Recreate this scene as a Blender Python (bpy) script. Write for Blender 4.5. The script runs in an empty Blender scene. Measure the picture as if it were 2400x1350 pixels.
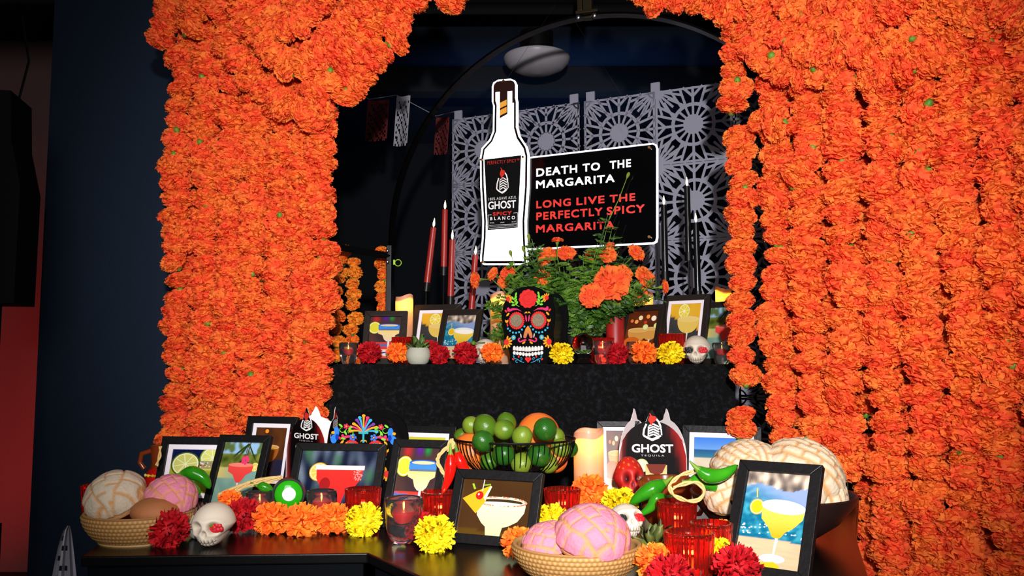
import bpy, bmesh, math, random
from math import sin, cos, pi, radians as R
from mathutils import Vector, Matrix, noise
V = Vector
sc = bpy.context.scene
COL = sc.collection
# ------------------------------------------------------------------ camera, world, light
F = 2000.0
PITCH = math.atan(.0875)
CZ = 1.125                      # eye height, level with the top of the upper tier
TZ = .75                        # lower table top
UZ = 1.12                       # upper tier top
cam_d = bpy.data.cameras.new('camera')
cam = bpy.data.objects.new('camera', cam_d)
COL.objects.link(cam)
cam.location = (0, 0, CZ)
cam.rotation_euler = (pi/2 + PITCH, 0, 0)
cam_d.sensor_width = 36
cam_d.lens = 36 * F / 2400
cam_d.clip_start = .02
sc.camera = cam
vs = sc.view_settings
sc.display_settings.display_device = 'sRGB'
vs.view_transform = 'Standard'
vs.look = 'None'
vs.exposure = 0
vs.gamma = 1
vs.use_curve_mapping = False
w = bpy.data.worlds.new('dark_room')
sc.world = w
w.use_nodes = True
w.node_tree.nodes['Background'].inputs[0].default_value = (.25, .35, .6, 1)
w.node_tree.nodes['Background'].inputs[1].default_value = .012


def light(name, kind, loc, target, power, color=(1, 1, 1), size=.05, **k):
    d = bpy.data.lights.new(name, kind)
    d.energy = power
    d.color = color
    if kind == 'AREA':
        d.size = size
    else:
        d.shadow_soft_size = size
    for a, b in k.items():
        setattr(d, a, b)
    o = bpy.data.objects.new(name, d)
    COL.objects.link(o)
    o.location = loc
    o.rotation_euler = (V(target) - V(loc)).to_track_quat('-Z', 'Y').to_euler()
    return o


# photographer's flash, raised and a step behind the lens
light('camera_flash', 'SPOT', (.08, -.45, 1.50), (.15, 3.0, 1.5), 455, (1, .97, .98), .035, spot_size=R(62), spot_blend=.75)
# added wide soft fill behind the camera, lifts the dark petal creases
light('soft_fill', 'AREA', (-.2, -1.6, 2.3), (0, 2.5, 1.4), 46, (1, .96, .95), 1.6)
# warm venue spot above the arch that rakes the upper garlands
light('warm_spot', 'SPOT', (.1, .9, 3.3), (.25, 2.6, 1.9), 170, (1, .68, .28), .08, spot_size=R(75), spot_blend=1)
# red venue wash on the far left recess
light('red_wash', 'SPOT', (-2.1, 3.3, .35), (-3.1, 4.6, .9), 60, (1, .03, .02), .05, spot_size=R(80), spot_blend=.8)

# added dim blue fill, tints the back room's ceiling and wall
light('blue_fill', 'AREA', (.3, 5.2, 2.2), (.4, 6.2, 3.0), 5, (.2, .45, 1), 1.2)

# ------------------------------------------------------------------ pixel helpers: where a sight line meets the real surfaces
_c, _s = cos(PITCH), sin(PITCH)


def ray(px, py):
    u, v = (px - 1200) / F, (675 - py) / F
    return V((u, _c - v * _s, _s + v * _c))


def at(px, py, Y):
    d = ray(px, py)
    return V((0, 0, CZ)) + d * (Y / d.y)


def onz(px, py, z):
    d = ray(px, py)
    return V((0, 0, CZ)) + d * ((z - CZ) / d.z)


def xat(px, Y, z):
    return (px - 1200) / F * (Y * _c + (z - CZ) * _s)


# ------------------------------------------------------------------ colour and material
def lin(c):
    return tuple(((x / 255) / 12.92 if x <= 10.3 else ((x / 255 + .055) / 1.055) ** 2.4) for x in c[:3])


MATS = {}


def mat(name, col=(200, 200, 200), rough=.5, metal=0, spec=.5, trans=0, emit=0, ior=1.45, noise_amt=0, noise_scale=20,
        bump=0, bump_scale=80, attr=False, rnd=0, sheen=0, coat=0, sss=0, col2=None, alpha=1, transl=0):
    if name in MATS:
        return MATS[name]
    m = bpy.data.materials.new(name)
    MATS[name] = m
    m.use_nodes = True
    nt = m.node_tree
    b = nt.nodes['Principled BSDF']
    L = nt.links
    rgb = lin(col)
    b.inputs['Base Color'].default_value = (*rgb, 1)
    b.inputs['Roughness'].default_value = rough
    b.inputs['Metallic'].default_value = metal
    b.inputs['Specular IOR Level'].default_value = spec
    b.inputs['Transmission Weight'].default_value = trans
    b.inputs['IOR'].default_value = ior
    b.inputs['Sheen Weight'].default_value = sheen
    b.inputs['Coat Weight'].default_value = coat
    b.inputs['Alpha'].default_value = alpha
    if sss:
        b.inputs['Subsurface Weight'].default_value = sss
        b.inputs['Subsurface Radius'].default_value = (.02, .008, .004)
        b.inputs['Subsurface Scale'].default_value = .3
    src = None
    if attr:
        a = nt.nodes.new('ShaderNodeVertexColor')
        a.layer_name = 'Col'
        src = a.outputs['Color']
    if col2 is not None:
        tc = nt.nodes.new('ShaderNodeTexCoord')
        n = nt.nodes.new('ShaderNodeTexNoise')
        n.inputs['Scale'].default_value = noise_scale
        n.inputs['Detail'].default_value = 4
        L.new(tc.outputs['Object'], n.inputs['Vector'])
        mx = nt.nodes.new('ShaderNodeMix')
        mx.data_type = 'RGBA'
        mx.inputs['A'].default_value = (*rgb, 1)
        mx.inputs['B'].default_value = (*lin(col2), 1)
        cr = nt.nodes.new('ShaderNodeMapRange')
        cr.inputs['From Min'].default_value = .38
        cr.inputs['From Max'].default_value = .62
        if rnd:
            oi = nt.nodes.new('ShaderNodeObjectInfo')
            ma = nt.nodes.new('ShaderNodeMath')
            ma.operation = 'MULTIPLY_ADD'
            L.new(oi.outputs['Random'], ma.inputs[0])
            ma.inputs[1].default_value = rnd
            L.new(n.outputs['Fac'], ma.inputs[2])
            sub = nt.nodes.new('ShaderNodeMath')
            sub.operation = 'SUBTRACT'
            sub.inputs[1].default_value = rnd * .5
            L.new(ma.outputs[0], sub.inputs[0])
            L.new(sub.outputs[0], cr.inputs['Value'])
        else:
            L.new(n.outputs['Fac'], cr.inputs['Value'])
        L.new(cr.outputs['Result'], mx.inputs['Factor'])
        src = mx.outputs['Result']
    if src is not None:
        L.new(src, b.inputs['Base Color'])
    if transl:
        tb = nt.nodes.new('ShaderNodeBsdfTranslucent')
        mxs = nt.nodes.new('ShaderNodeMixShader')
        mxs.inputs[0].default_value = transl
        if src is not None:
            L.new(src, tb.inputs['Color'])
        else:
            tb.inputs['Color'].default_value = (*rgb, 1)
        L.new(b.outputs[0], mxs.inputs[1])
        L.new(tb.outputs[0], mxs.inputs[2])
        L.new(mxs.outputs[0], nt.nodes['Material Output'].inputs['Surface'])
    if emit:
        b.inputs['Emission Strength'].default_value = emit
        b.inputs['Emission Color'].default_value = (*rgb, 1)
        if src is not None:
            L.new(src, b.inputs['Emission Color'])
    if bump:
        tc = nt.nodes.new('ShaderNodeTexCoord')
        n = nt.nodes.new('ShaderNodeTexNoise')
        n.inputs['Scale'].default_value = bump_scale
        n.inputs['Detail'].default_value = 5
        L.new(tc.outputs['Object'], n.inputs['Vector'])
        bp = nt.nodes.new('ShaderNodeBump')
        bp.inputs['Strength'].default_value = min(bump, 1)
        bp.inputs['Distance'].default_value = .004
        L.new(n.outputs['Fac'], bp.inputs['Height'])
        L.new(bp.outputs['Normal'], b.inputs['Normal'])
    return m


M_PRINT = mat('printed_card', attr=True, rough=.6, spec=.12)
M_PHOTO = mat('glazed_photo', attr=True, rough=.12, spec=.6)
M_PAINT = mat('painted_bread', attr=True, rough=.85, bump=.5, bump_scale=160)
M_BLACKWOOD = mat('black_frame_wood', (17, 16, 16), .45, spec=.3, bump=.25, bump_scale=60)
M_FRAMEUP = mat('brown_black_frame_wood', (34, 27, 22), .5, spec=.3, bump=.25, bump_scale=60)
M_BLACK = mat('black_lacquer', (9, 9, 11), .3)
M_TABLE = mat('satin_black_tabletop', (10, 9, 10), .24, bump=.04, bump_scale=300)
M_NAVYPANEL = mat('black_side_panel', (2, 5, 9), .8, spec=.1)
M_METAL = mat('black_metal', (10, 10, 11), .4, spec=.3)
M_STEEL = mat('bright_steel', (190, 188, 185), .25, metal=1)
M_GREY = mat('grey_plastic_screen', (150, 150, 166), .6)
M_MARI = mat('marigold_petals', (255, 100, 58), .8, col2=(255, 138, 60), noise_scale=30, rnd=.16, spec=.12, transl=.25)
M_MARI2 = mat('small_marigold_petals', (250, 116, 44), .75, col2=(255, 160, 50), noise_scale=34, rnd=.3, spec=.2)
M_MUM_O = mat('orange_silk_petals', (255, 100, 30), .7, col2=(255, 140, 40), noise_scale=30, spec=.25)
M_MUM_Y = mat('yellow_silk_petals', (244, 204, 8), .7, col2=(244, 222, 30), noise_scale=30, spec=.25)
M_MUM_R = mat('red_silk_petals', (190, 16, 24), .7, col2=(156, 8, 20), noise_scale=30, spec=.25)
M_GREEN = mat('marigold_stem_green', (70, 118, 30), .55, col2=(116, 150, 40), noise_scale=30)
M_LEAF = mat('feathery_leaf_green', (34, 74, 18), .5, col2=(92, 134, 34), noise_scale=14, rnd=.3)
M_LEAF2 = mat('olive_succulent_leaf', (64, 76, 30), .5, col2=(96, 104, 44), noise_scale=40)
M_LEAF3 = mat('dark_purple_succulent_leaf', (62, 40, 40), .5, col2=(88, 58, 54), noise_scale=40)
M_LEAF4 = mat('broad_green_succulent_leaf', (58, 84, 34), .5, col2=(88, 116, 50), noise_scale=40)
M_CLAY = mat('glazed_brown_clay', (122, 50, 20), .18, coat=.5)
M_REDGLASS = mat('red_ribbed_glass', (255, 78, 62), .04, trans=.95, ior=1.3)
M_GLASS = mat('clear_glass', (250, 250, 250), .02, trans=.985, ior=1.3, spec=.9, bump=.3, bump_scale=50)
M_CRYSTAL = mat('crystal', (250, 250, 250), .01, trans=1, ior=1.45)
M_REDWAX = mat('bright_red_wax', (225, 26, 24), .4, sss=.3)
M_FLAME = mat('candle_flame', (255, 214, 150), emit=9)
M_FLAMEY = mat('tealight_flame', (255, 190, 90), emit=4)
M_TAPERR = mat('dark_red_taper_wax', (150, 34, 28), .35, bump=.1, bump_scale=200)
M_TAPERB = mat('black_taper_wax', (14, 15, 16), .22)
M_RED_P = mat('dark_red_pillar_wax', (150, 26, 24), .45)
M_CONC = mat('pale_concrete', (176, 176, 158), .8, bump=.3, bump_scale=150)
M_BONE = mat('bone_ceramic', (222, 208, 186), .55, attr=True, bump=.2, bump_scale=90)
M_RAFFIA = mat('raffia_straw', (214, 178, 112), .7, bump=.3, bump_scale=250)
M_RATTAN = mat('rattan', (176, 128, 70), .6, attr=True)
M_CHILIG = mat('glossy_green_chili', (34, 120, 16), .16, coat=.4, col2=(56, 146, 24), noise_scale=14)
M_CHILIR = mat('glossy_red_chili', (222, 22, 14), .18, coat=.4)
M_LIME = mat('lime_skin', (72, 108, 22), .3, col2=(112, 136, 38), noise_scale=9, rnd=.75, bump=.25, bump_scale=220)
M_LIMED = mat('dark_lime_skin', (34, 88, 22), .3, col2=(64, 112, 26), noise_scale=9, rnd=.5, bump=.25, bump_scale=220)
M_ORANGE = mat('orange_skin', (238, 116, 40), .38, bump=.35, bump_scale=200)
M_BOWL = mat('dark_brown_bowl_wood', (40, 24, 20), .4)
M_NAVY = mat('navy_wall_paint', (5, 27, 47), .85, bump=.4, bump_scale=120)
M_CEIL = mat('dark_navy_ceiling_paint', (12, 28, 48), .8)
M_DARK = mat('black_wall_paint', (5, 9, 15), .9)
M_REDWALL = mat('rough_plaster', (120, 90, 90), .9, bump=.6, bump_scale=60)
M_WHITE = mat('lamp_white_plastic', (170, 165, 172), .35)
M_LED = mat('white_led_acrylic', (255, 252, 255), .4, emit=2.2)
M_LEDE = mat('led_edge_light', (235, 232, 255), .4, emit=1.6)
M_ACRYL = mat('gloss_black_acrylic', (6, 6, 7), .06)
M_PAPERW = mat('white_tissue_paper', (150, 148, 156), .8)
M_PAPERR = mat('red_tissue_paper', (90, 14, 8), .8)
M_GLIT = mat('glitter_disc', (120, 110, 100), .35, metal=.5, col2=(225, 200, 160), noise_scale=900)
M_CRGREEN = mat('green_glass_lens', (40, 160, 20), .12, coat=.6)
M_MIRROR = mat('silver_mirror', (240, 240, 230), .22, metal=1)
M_SKRED = mat('red_painted_plaster', (196, 34, 28), .5, attr=True)


def velvet():
    m = bpy.data.materials.new('black_crushed_velvet')
    m.use_nodes = True
    nt = m.node_tree
    L = nt.links
    b = nt.nodes['Principled BSDF']
    b.inputs['Base Color'].default_value = (.003, .003, .004, 1)
    tc = nt.nodes.new('ShaderNodeTexCoord')
    n = nt.nodes.new('ShaderNodeTexNoise')
    n.inputs['Scale'].default_value = 60
    n.inputs['Detail'].default_value = 8
    n.inputs['Roughness'].default_value = .75
    L.new(tc.outputs['Object'], n.inputs['Vector'])
    cr = nt.nodes.new('ShaderNodeValToRGB')
    cr.color_ramp.elements[0].position = .5
    cr.color_ramp.elements[0].color = (.0008, .0008, .001, 1)
    cr.color_ramp.elements[1].position = .7
    cr.color_ramp.elements[1].color = (.016, .016, .022, 1)
    L.new(n.outputs['Fac'], cr.inputs[0])
    L.new(cr.outputs[0], b.inputs['Base Color'])
    b.inputs['Roughness'].default_value = .6
    b.inputs['Specular IOR Level'].default_value = .12
    b.inputs['Sheen Weight'].default_value = .03
    bp = nt.nodes.new('ShaderNodeBump')
    bp.inputs['Distance'].default_value = .006
    L.new(n.outputs['Fac'], bp.inputs['Height'])
    L.new(bp.outputs['Normal'], b.inputs['Normal'])
    return m


M_VELVET = velvet()


def wax_glow():
    m = bpy.data.materials.new('glowing_ivory_wax')
    m.use_nodes = True
    nt = m.node_tree
    L = nt.links
    out = nt.nodes['Material Output']
    b = nt.nodes['Principled BSDF']
    b.inputs['Base Color'].default_value = (*lin((228, 178, 146)), 1)
    b.inputs['Roughness'].default_value = .5
    t = nt.nodes.new('ShaderNodeBsdfTranslucent')
    t.inputs['Color'].default_value = (1, .72, .25, 1)
    mx = nt.nodes.new('ShaderNodeMixShader')
    mx.inputs[0].default_value = .35
    L.new(b.outputs[0], mx.inputs[1])
    L.new(t.outputs[0], mx.inputs[2])
    L.new(mx.outputs[0], out.inputs['Surface'])
    return m


M_WAX = wax_glow()


# ------------------------------------------------------------------ mesh builder
class G:
    def __init__(s):
        s.v = []; s.f = []; s.c = []; s.m = []; s.ca = False

    def add(s, vs, fs, mi=0, cols=None, X=None):
        o = len(s.v)
        s.v += [tuple(X @ V(p)) if X is not None else tuple(p) for p in vs]
        s.f += [tuple(i + o for i in f) for f in fs]
        s.m += [mi] * len(fs)
        if cols is None:
            s.c += [(1, 1, 1)] * len(vs)
        else:
            s.ca = True
            s.c += [cols] * len(vs) if isinstance(cols[0], (int, float)) else list(cols)
        return s

    def box(s, cx, cy, cz, sx, sy, sz, mi=0, X=None, bev=0):
        x, y, z = sx / 2, sy / 2, sz / 2
        if bev:
            b = bev
            bm = bmesh.new()
            bmesh.ops.create_cube(bm, size=1, matrix=Matrix.Translation((cx, cy, cz)) @ Matrix.Diagonal((sx, sy, sz, 1)))
            bmesh.ops.bevel(bm, geom=bm.edges[:], offset=b, segments=2, affect='EDGES', profile=.7)
            bm.verts.index_update()
            vs = [v.co.copy() for v in bm.verts]
            fs = [[v.index for v in f.verts] for f in bm.faces]
            bm.free()
            return s.add(vs, fs, mi, X=X)
        vs = [(cx + i * x, cy + j * y, cz + k * z) for i in (-1, 1) for j in (-1, 1) for k in (-1, 1)]
        return s.add(vs, [(0, 1, 3, 2), (4, 6, 7, 5), (0, 4, 5, 1), (2, 3, 7, 6), (0, 2, 6, 4), (1, 5, 7, 3)], mi, X=X)

    def tube(s, pts, r, n=8, mi=0, cap=True, cols=None, X=None):
        pts = [V(p) for p in pts]
        k = len(pts)
        rr = r if isinstance(r, (list, tuple)) else [r] * k
        vs = []; fs = []
        up = V((0, 0, 1))
        t0 = (pts[1] - pts[0]).normalized()
        if abs(t0.z) > .9:
            up = V((1, 0, 0))
        a = t0.cross(up).normalized()
        for i, p in enumerate(pts):
            t = (pts[min(i + 1, k - 1)] - pts[max(i - 1, 0)])
            if t.length < 1e-9:
                t = t0
            t.normalize()
            a = (a - t * a.dot(t)).normalized()
            b = t.cross(a)
            for j in range(n):
                th = 2 * pi * j / n
                vs.append(p + (a * cos(th) + b * sin(th)) * rr[i])
        for i in range(k - 1):
            for j in range(n):
                j2 = (j + 1) % n
                fs.append((i * n + j, i * n + j2, (i + 1) * n + j2, (i + 1) * n + j))
        if cap:
            fs.append(tuple(range(n - 1, -1, -1)))
            fs.append(tuple((k - 1) * n + j for j in range(n)))
        return s.add(vs, fs, mi, cols, X)

    def lathe(s, prof, n=32, mi=0, fn=None, cols=None, X=None):
        vs = []; fs = []; cc = []
        for i, (r, z) in enumerate(prof):
            for j in range(n):
                th = 2 * pi * j / n
                q = fn(r, z, th, i) if fn else (r, z)
                vs.append((q[0] * cos(th), q[0] * sin(th), q[1]))
                if cols:
                    cc.append(cols(r, z, th, i))
        for i in range(len(prof) - 1):
            for j in range(n):
                j2 = (j + 1) % n
                fs.append((i * n + j, i * n + j2, (i + 1) * n + j2, (i + 1) * n + j))
        if prof[0][0] > 1e-6:
            fs.append(tuple(range(n - 1, -1, -1)))
        if prof[-1][0] > 1e-6:
            fs.append(tuple((len(prof) - 1) * n + j for j in range(n)))
        return s.add(vs, fs, mi, cc if cols else None, X)

    def ball(s, c, rx, ry=None, rz=None, nu=16, nv=10, mi=0, X=None, fn=None, cols=None):
        ry = ry or rx; rz = rz or rx
        vs = []; fs = []; cc = []
        for i in range(nv + 1):
            ph = pi * i / nv
            for j in range(nu):
                th = 2 * pi * j / nu
                d = V((sin(ph) * cos(th), sin(ph) * sin(th), cos(ph)))
                k = fn(d) if fn else 1
                vs.append((c[0] + d.x * rx * k, c[1] + d.y * ry * k, c[2] + d.z * rz * k))
                if cols:
                    cc.append(cols(d))
        for i in range(nv):
            for j in range(nu):
                j2 = (j + 1) % nu
                fs.append((i * nu + j, (i + 1) * nu + j, (i + 1) * nu + j2, i * nu + j2))
        return s.add(vs, fs, mi, cc if cols else None, X)

    def prism(s, poly, y0, y1, mi=0, X=None, mi_side=None, cols=None):
        """poly in the x,z plane, extruded along y from y0 (front) to y1."""
        n = len(poly)
        vs = [(x, y0, z) for x, z in poly] + [(x, y1, z) for x, z in poly]
        s.add(vs, [tuple(range(n)), tuple(range(2 * n - 1, n - 1, -1))], mi, cols, X)
        o = len(s.v) - 2 * n
        for i in range(n):
            j = (i + 1) % n
            s.f.append((o + i, o + n + i, o + n + j, o + j))
            s.m.append(mi if mi_side is None else mi_side)
        return s

    def mesh(s, name, mats, smooth=True, weld=False):
        me = bpy.data.meshes.new(name)
        me.from_pydata(s.v, [], s.f)
        for m in mats if isinstance(mats, (list, tuple)) else [mats]:
            me.materials.append(m)
        me.polygons.foreach_set('material_index', s.m)
        if s.ca:
            ca = me.color_attributes.new('Col', 'FLOAT_COLOR', 'POINT')
            flat = []
            for c in s.c:
                flat += [c[0], c[1], c[2], 1]
            ca.data.foreach_set('color', flat)
        if smooth:
            me.polygons.foreach_set('use_smooth', [True] * len(s.f))
            if smooth != 'all':
                me.update()
                me.set_sharp_from_angle(angle=R(38))
        me.update()
        return me


def obj(name, me, mats=None, parent=None, label=None, cat=None, group=None, kind=None, loc=None, rot=None, smooth=True, scale=None):
    if isinstance(me, G):
        me = me.mesh(name, mats, smooth)
    o = bpy.data.objects.new(name, me)
    COL.objects.link(o)
    if parent:
        o.parent = parent
    if loc is not None:
        o.location = loc
    if rot is not None:
        o.rotation_euler = rot
    if scale is not None:
        o.scale = scale if isinstance(scale, (tuple, list)) else (scale,) * 3
    if label: o['label'] = label
    if cat: o['category'] = cat
    if group: o['group'] = group
    if kind: o['kind'] = kind
    return o


def thing(name, label, cat, loc=(0, 0, 0), rot=(0, 0, 0), group=None, scale=1):
    return obj(name, None, None, None, label, cat, group, None, loc, rot, scale=scale)


KIDS = {}


def clone(root, label, loc, rot=(0, 0, 0), scale=1, group=None, mats=None):
    r = root.copy()
    COL.objects.link(r)
    r.location = loc; r.rotation_euler = rot; r.scale = (scale,) * 3
    r['label'] = label
    if group: r['group'] = group

    def rec(a, b):
        for ch in list(a.children):
            c = ch.copy()
            COL.objects.link(c)
            c.parent = b
            rec(ch, c)
    rec(root, r)
    return r


# ------------------------------------------------------------------ flat print builder (photos, labels, lettering)
def clip(poly, w, h):
    """poly of (x,y,color) clipped to 0..w, 0..h"""
    for ax, lim, sg in ((0, 0, 1), (0, w, -1), (1, 0, 1), (1, h, -1)):
        out = []
        n = len(poly)
        for i in range(n):
            a, b = poly[i], poly[(i + 1) % n]
            da, db = (a[ax] - lim) * sg, (b[ax] - lim) * sg
            if da >= 0:
                out.append(a)
            if (da >= 0) != (db >= 0):
                t = da / (da - db)
                out.append((a[0] + (b[0] - a[0]) * t, a[1] + (b[1] - a[1]) * t,
                            tuple(a[2][k] + (b[2][k] - a[2][k]) * t for k in range(3))))
        poly = out
        if len(poly) < 3:
            return []
    return poly


def font_mesh(txt, bold=0, spacing=1):
    key = (txt, bold, spacing)
    if key in font_mesh.cache:
        return font_mesh.cache[key]
    cu = bpy.data.curves.new('txt', 'FONT')
    cu.body = txt
    cu.size = 1
    cu.offset = bold
    cu.space_character = spacing
    cu.resolution_u = 3
    o = bpy.data.objects.new('txt', cu)
    COL.objects.link(o)
    dg = bpy.context.evaluated_depsgraph_get()
    me = bpy.data.meshes.new_from_object(o.evaluated_get(dg))
    vs = [(v.co.x, v.co.y) for v in me.vertices]
    fs = [tuple(p.vertices) for p in me.polygons]
    bpy.data.meshes.remove(me)
    bpy.data.objects.remove(o)
    bpy.data.curves.remove(cu)
    x0 = min(p[0] for p in vs); x1 = max(p[0] for p in vs)
    y0 = min(p[1] for p in vs); y1 = max(p[1] for p in vs)
    vs = [((x - x0) / (x1 - x0), (y - y0) / (y1 - y0)) for x, y in vs]
    font_mesh.cache[key] = (vs, fs)
    return vs, fs


font_mesh.cache = {}


class Art:
    """flat print in metres, x right, y up; lies in the local x,z plane facing -y"""

    def __init__(s, W, H, T=None, noclip=False):
        s.W = W; s.H = H; s.g = G(); s.k = 0; s.T = T or (lambda x, y: (x * W, y * H)); s.noclip = noclip

    def _put(s, pts):
        s.k += 1
        if not s.noclip:
            pts = clip(pts, s.W, s.H)
        if len(pts) < 3:
            return
        y = -s.k * 2.2e-5
        s.g.add([(p[0], y, p[1]) for p in pts], [tuple(range(len(pts)))], 0, [p[2] for p in pts])

    def poly(s, pts, c, c2=None):
        """c2: colour at the bottom"""
        q = [s.T(*p) for p in pts]
        a = lin(c)
        if c2 is None:
            s._put([(x, y, a) for x, y in q])
        else:
            b = lin(c2)
            y0 = min(p[1] for p in q); y1 = max(p[1] for p in q)
            s._put([(x, y, tuple(b[k] + (a[k] - b[k]) * (y - y0) / (y1 - y0 + 1e-9) for k in range(3))) for x, y in q])

    def rect(s, x0, y0, x1, y1, c, c2=None):
        s.poly([(x0, y0), (x1, y0), (x1, y1), (x0, y1)], c, c2)

    def ell(s, cx, cy, rx, ry, c, rot=0, a0=0, a1=2 * pi, n=26, c2=None):
        p = []
        for i in range(n + (a1 - a0 < 6.2)):
            t = a0 + (a1 - a0) * i / n
            x, y = rx * cos(t), ry * sin(t)
            p.append((cx + x * cos(rot) - y * sin(rot), cy + x * sin(rot) + y * cos(rot)))
        s.poly(p, c, c2)

    def line(s, pts, wd, c, w2=None):
        n = len(pts)
        for i in range(n - 1):
            (x0, y0), (x1, y1) = pts[i], pts[i + 1]
            L = math.hypot(x1 - x0, y1 - y0) or 1
            nx, ny = -(y1 - y0) / L, (x1 - x0) / L
            wa = wd if w2 is None else wd + (w2 - wd) * i / (n - 1)
            wb = wd if w2 is None else wd + (w2 - wd) * (i + 1) / (n - 1)
            s.poly([(x0 - nx * wa / 2, y0 - ny * wa / 2), (x1 - nx * wb / 2, y1 - ny * wb / 2),
                    (x1 + nx * wb / 2, y1 + ny * wb / 2), (x0 + nx * wa / 2, y0 + ny * wa / 2)], c)
            s.k -= 1
        s.k += 1

    def bg(s, fn, nx=22, ny=22):
        s.k += 1
        vs = []; cs = []
        for j in range(ny + 1):
            for i in range(nx + 1):
                x, y = s.T(i / nx, j / ny)
                vs.append((x, -s.k * 2.2e-5, y))
                cs.append(lin(fn(i / nx, j / ny)))
        s.g.add(vs, [(j * (nx + 1) + i, j * (nx + 1) + i + 1, (j + 1) * (nx + 1) + i + 1, (j + 1) * (nx + 1) + i)
                     for j in range(ny) for i in range(nx)], 0, cs)

    def text(s, t, corners, c, bold=0, spacing=1, wt=0):
        if wt:
            (ax, ay), (bx, by), (dx, dy) = corners
            for ox in (-wt, 0, wt):
                for oy in (-wt, 0, wt):
                    s.text(t, [(ax + ox, ay + oy), (bx + ox, by + oy), (dx + ox, dy + oy)], c, 0, spacing)
            return
        """corners: lower-left, lower-right, upper-left in drawing coordinates"""
        (ax, ay), (bx, by), (dx, dy) = corners
        vs, fs = font_mesh(t, bold, spacing)
        s.k += 1
        q = []
        for x, y in vs:
            X, Y = s.T(ax + (bx - ax) * x + (dx - ax) * y, ay + (by - ay) * x + (dy - ay) * y)
            q.append((X, -s.k * 2.2e-5, Y))
        s.g.add(q, fs, 0, lin(c))


def mixc(a, b, t):
    t = max(0, min(1, t))
    return tuple(a[k] + (b[k] - a[k]) * t for k in range(3))


def nz(x, y, s=3, o=0):
    return noise.noise(V((x * s, y * s, o))) * .5 + .5


def glass_coupe(a, cx, top, wd, liquid, foam, rim, asp, stem=True, depth=.3, foot=None, liquid2=None):
    hw = wd / 2
    d = depth
    pts = []
    for i in range(13):
        t = i / 12
        pts.append((cx - hw * (1 - t) ** .55 if t < 1 else cx, top - d * t))
    left = [(cx - hw * math.sqrt(max(0, 1 - (i / 12) ** 2.2)), top - d * i / 12) for i in range(13)]
    right = [(2 * cx - x, y) for x, y in reversed(left)]
    a.poly(left + right, liquid, liquid2 or liquid)
    if stem:
        f = foot if foot is not None else top - d - .32
        a.poly([(cx - .03, top - d + .02), (cx + .03, top - d + .02), (cx + .012, (top - d + f) / 2), (cx + .02, f), (cx - .02, f), (cx - .012, (top - d + f) / 2)], (214, 206, 196))
        a.ell(cx, f, wd * .3, .025, (220, 214, 206))
    a.ell(cx, top, hw, wd * .11 * asp, rim)
    a.ell(cx, top - .004, hw * .9, wd * .085 * asp, foam)


def lime_wheel(a, cx, cy, r, asp, rind=(120, 150, 30), flesh=(222, 226, 120), seg=True):
    a.ell(cx, cy, r, r * asp, rind)
    a.ell(cx, cy, r * .9, r * .9 * asp, (240, 238, 190))
    a.ell(cx, cy, r * .8, r * .8 * asp, flesh)
    if seg:
        for i in range(8):
            t = i * pi / 4 + .2
            a.line([(cx, cy), (cx + r * .8 * cos(t), cy + r * .8 * asp * sin(t))], r * .06, (244, 242, 200))


def art_lime_green(a):
    a.bg(lambda x, y: mixc(mixc((138, 150, 20), (176, 176, 40), nz(x, y, 2)), (16, 24, 70), (y - .62) * 8))
    lime_wheel(a, .62, .82, .2, 1.3)
    a.rect(.22, .52, 1, .74, (150, 150, 120), (170, 160, 60))
    random.seed(5)
    for i in range(150):
        x = .22 + .78 * random.random(); y = .6 + .1 * random.random()
        a.ell(x, y, .012, .014, random.choice([(230, 200, 190), (120, 60, 50), (180, 110, 90), (245, 235, 230)]), n=5)
        a.k -= 1
    a.rect(.22, .5, 1, .56, (210, 200, 130), (160, 160, 40))
    lime_wheel(a, .22, .66, .22, 1.3, (70, 90, 20), (206, 208, 110))


def art_beach_pink(a):
    def f(x, y):
        c = mixc((96, 140, 130), (140, 170, 150), nz(x, y, 6))
        if y > .42: c = mixc((212, 190, 110), (120, 160, 150), x * 1.6)
        if y > .58: c = mixc((60, 76, 24), (150, 150, 60), nz(x, y, 9) * 1.3 - .2)
        if y > .82: c = mixc((150, 190, 226), (90, 110, 60), (nz(x, y, 7, 3) - .45) * 6)
        return c
    a.bg(f, 34, 40)
    random.seed(8)
    for i in range(9):
        t = random.random() * 1.6 + .8
        a.line([(.62, .98), (.62 + .35 * cos(t * 2.4), .98 - .3 * abs(sin(t * 2)))], .03, (40, 60, 20), .006)
    a.line([(.62, .6), (.66, 1)], .03, (90, 70, 40))
    a.poly([(.45, .62), (.8, .62), (.66, .7), (.5, .7)], (70, 40, 40))
    lime_wheel(a, .9, .6, .1, .75, (190, 170, 30), (226, 200, 60))
    a.poly([(.22, .63), (.86, .63), (.85, .52), (.72, .47), (.62, .36), (.55, .33), (.48, .36), (.38, .47), (.24, .52)], (232, 74, 66), (226, 60, 60))
    a.ell(.54, .63, .32, .035, (240, 130, 110))
    a.line([(.55, .34), (.55, .18)], .04, (220, 200, 200), .03)
    a.ell(.55, .16, .16, .03, (225, 215, 200))
    for i in range(5):
        t = i * 2 * pi / 5
        a.ell(.62 + .06 * cos(t), .71 + .045 * sin(t), .045, .035, (232, 60, 110))


def art_amber(a):
    a.bg(lambda x, y: mixc((50, 28, 18), (120, 66, 30), nz(x, y, 4)) if y > .4 else mixc((30, 40, 80), (60, 34, 22), 1 - x + .2))
    a.ell(.35, .93, .06, .04, (250, 150, 40))
    glass_coupe(a, .5, .62, .62, (170, 92, 30), (210, 150, 60), (220, 190, 150), .7)


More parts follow.
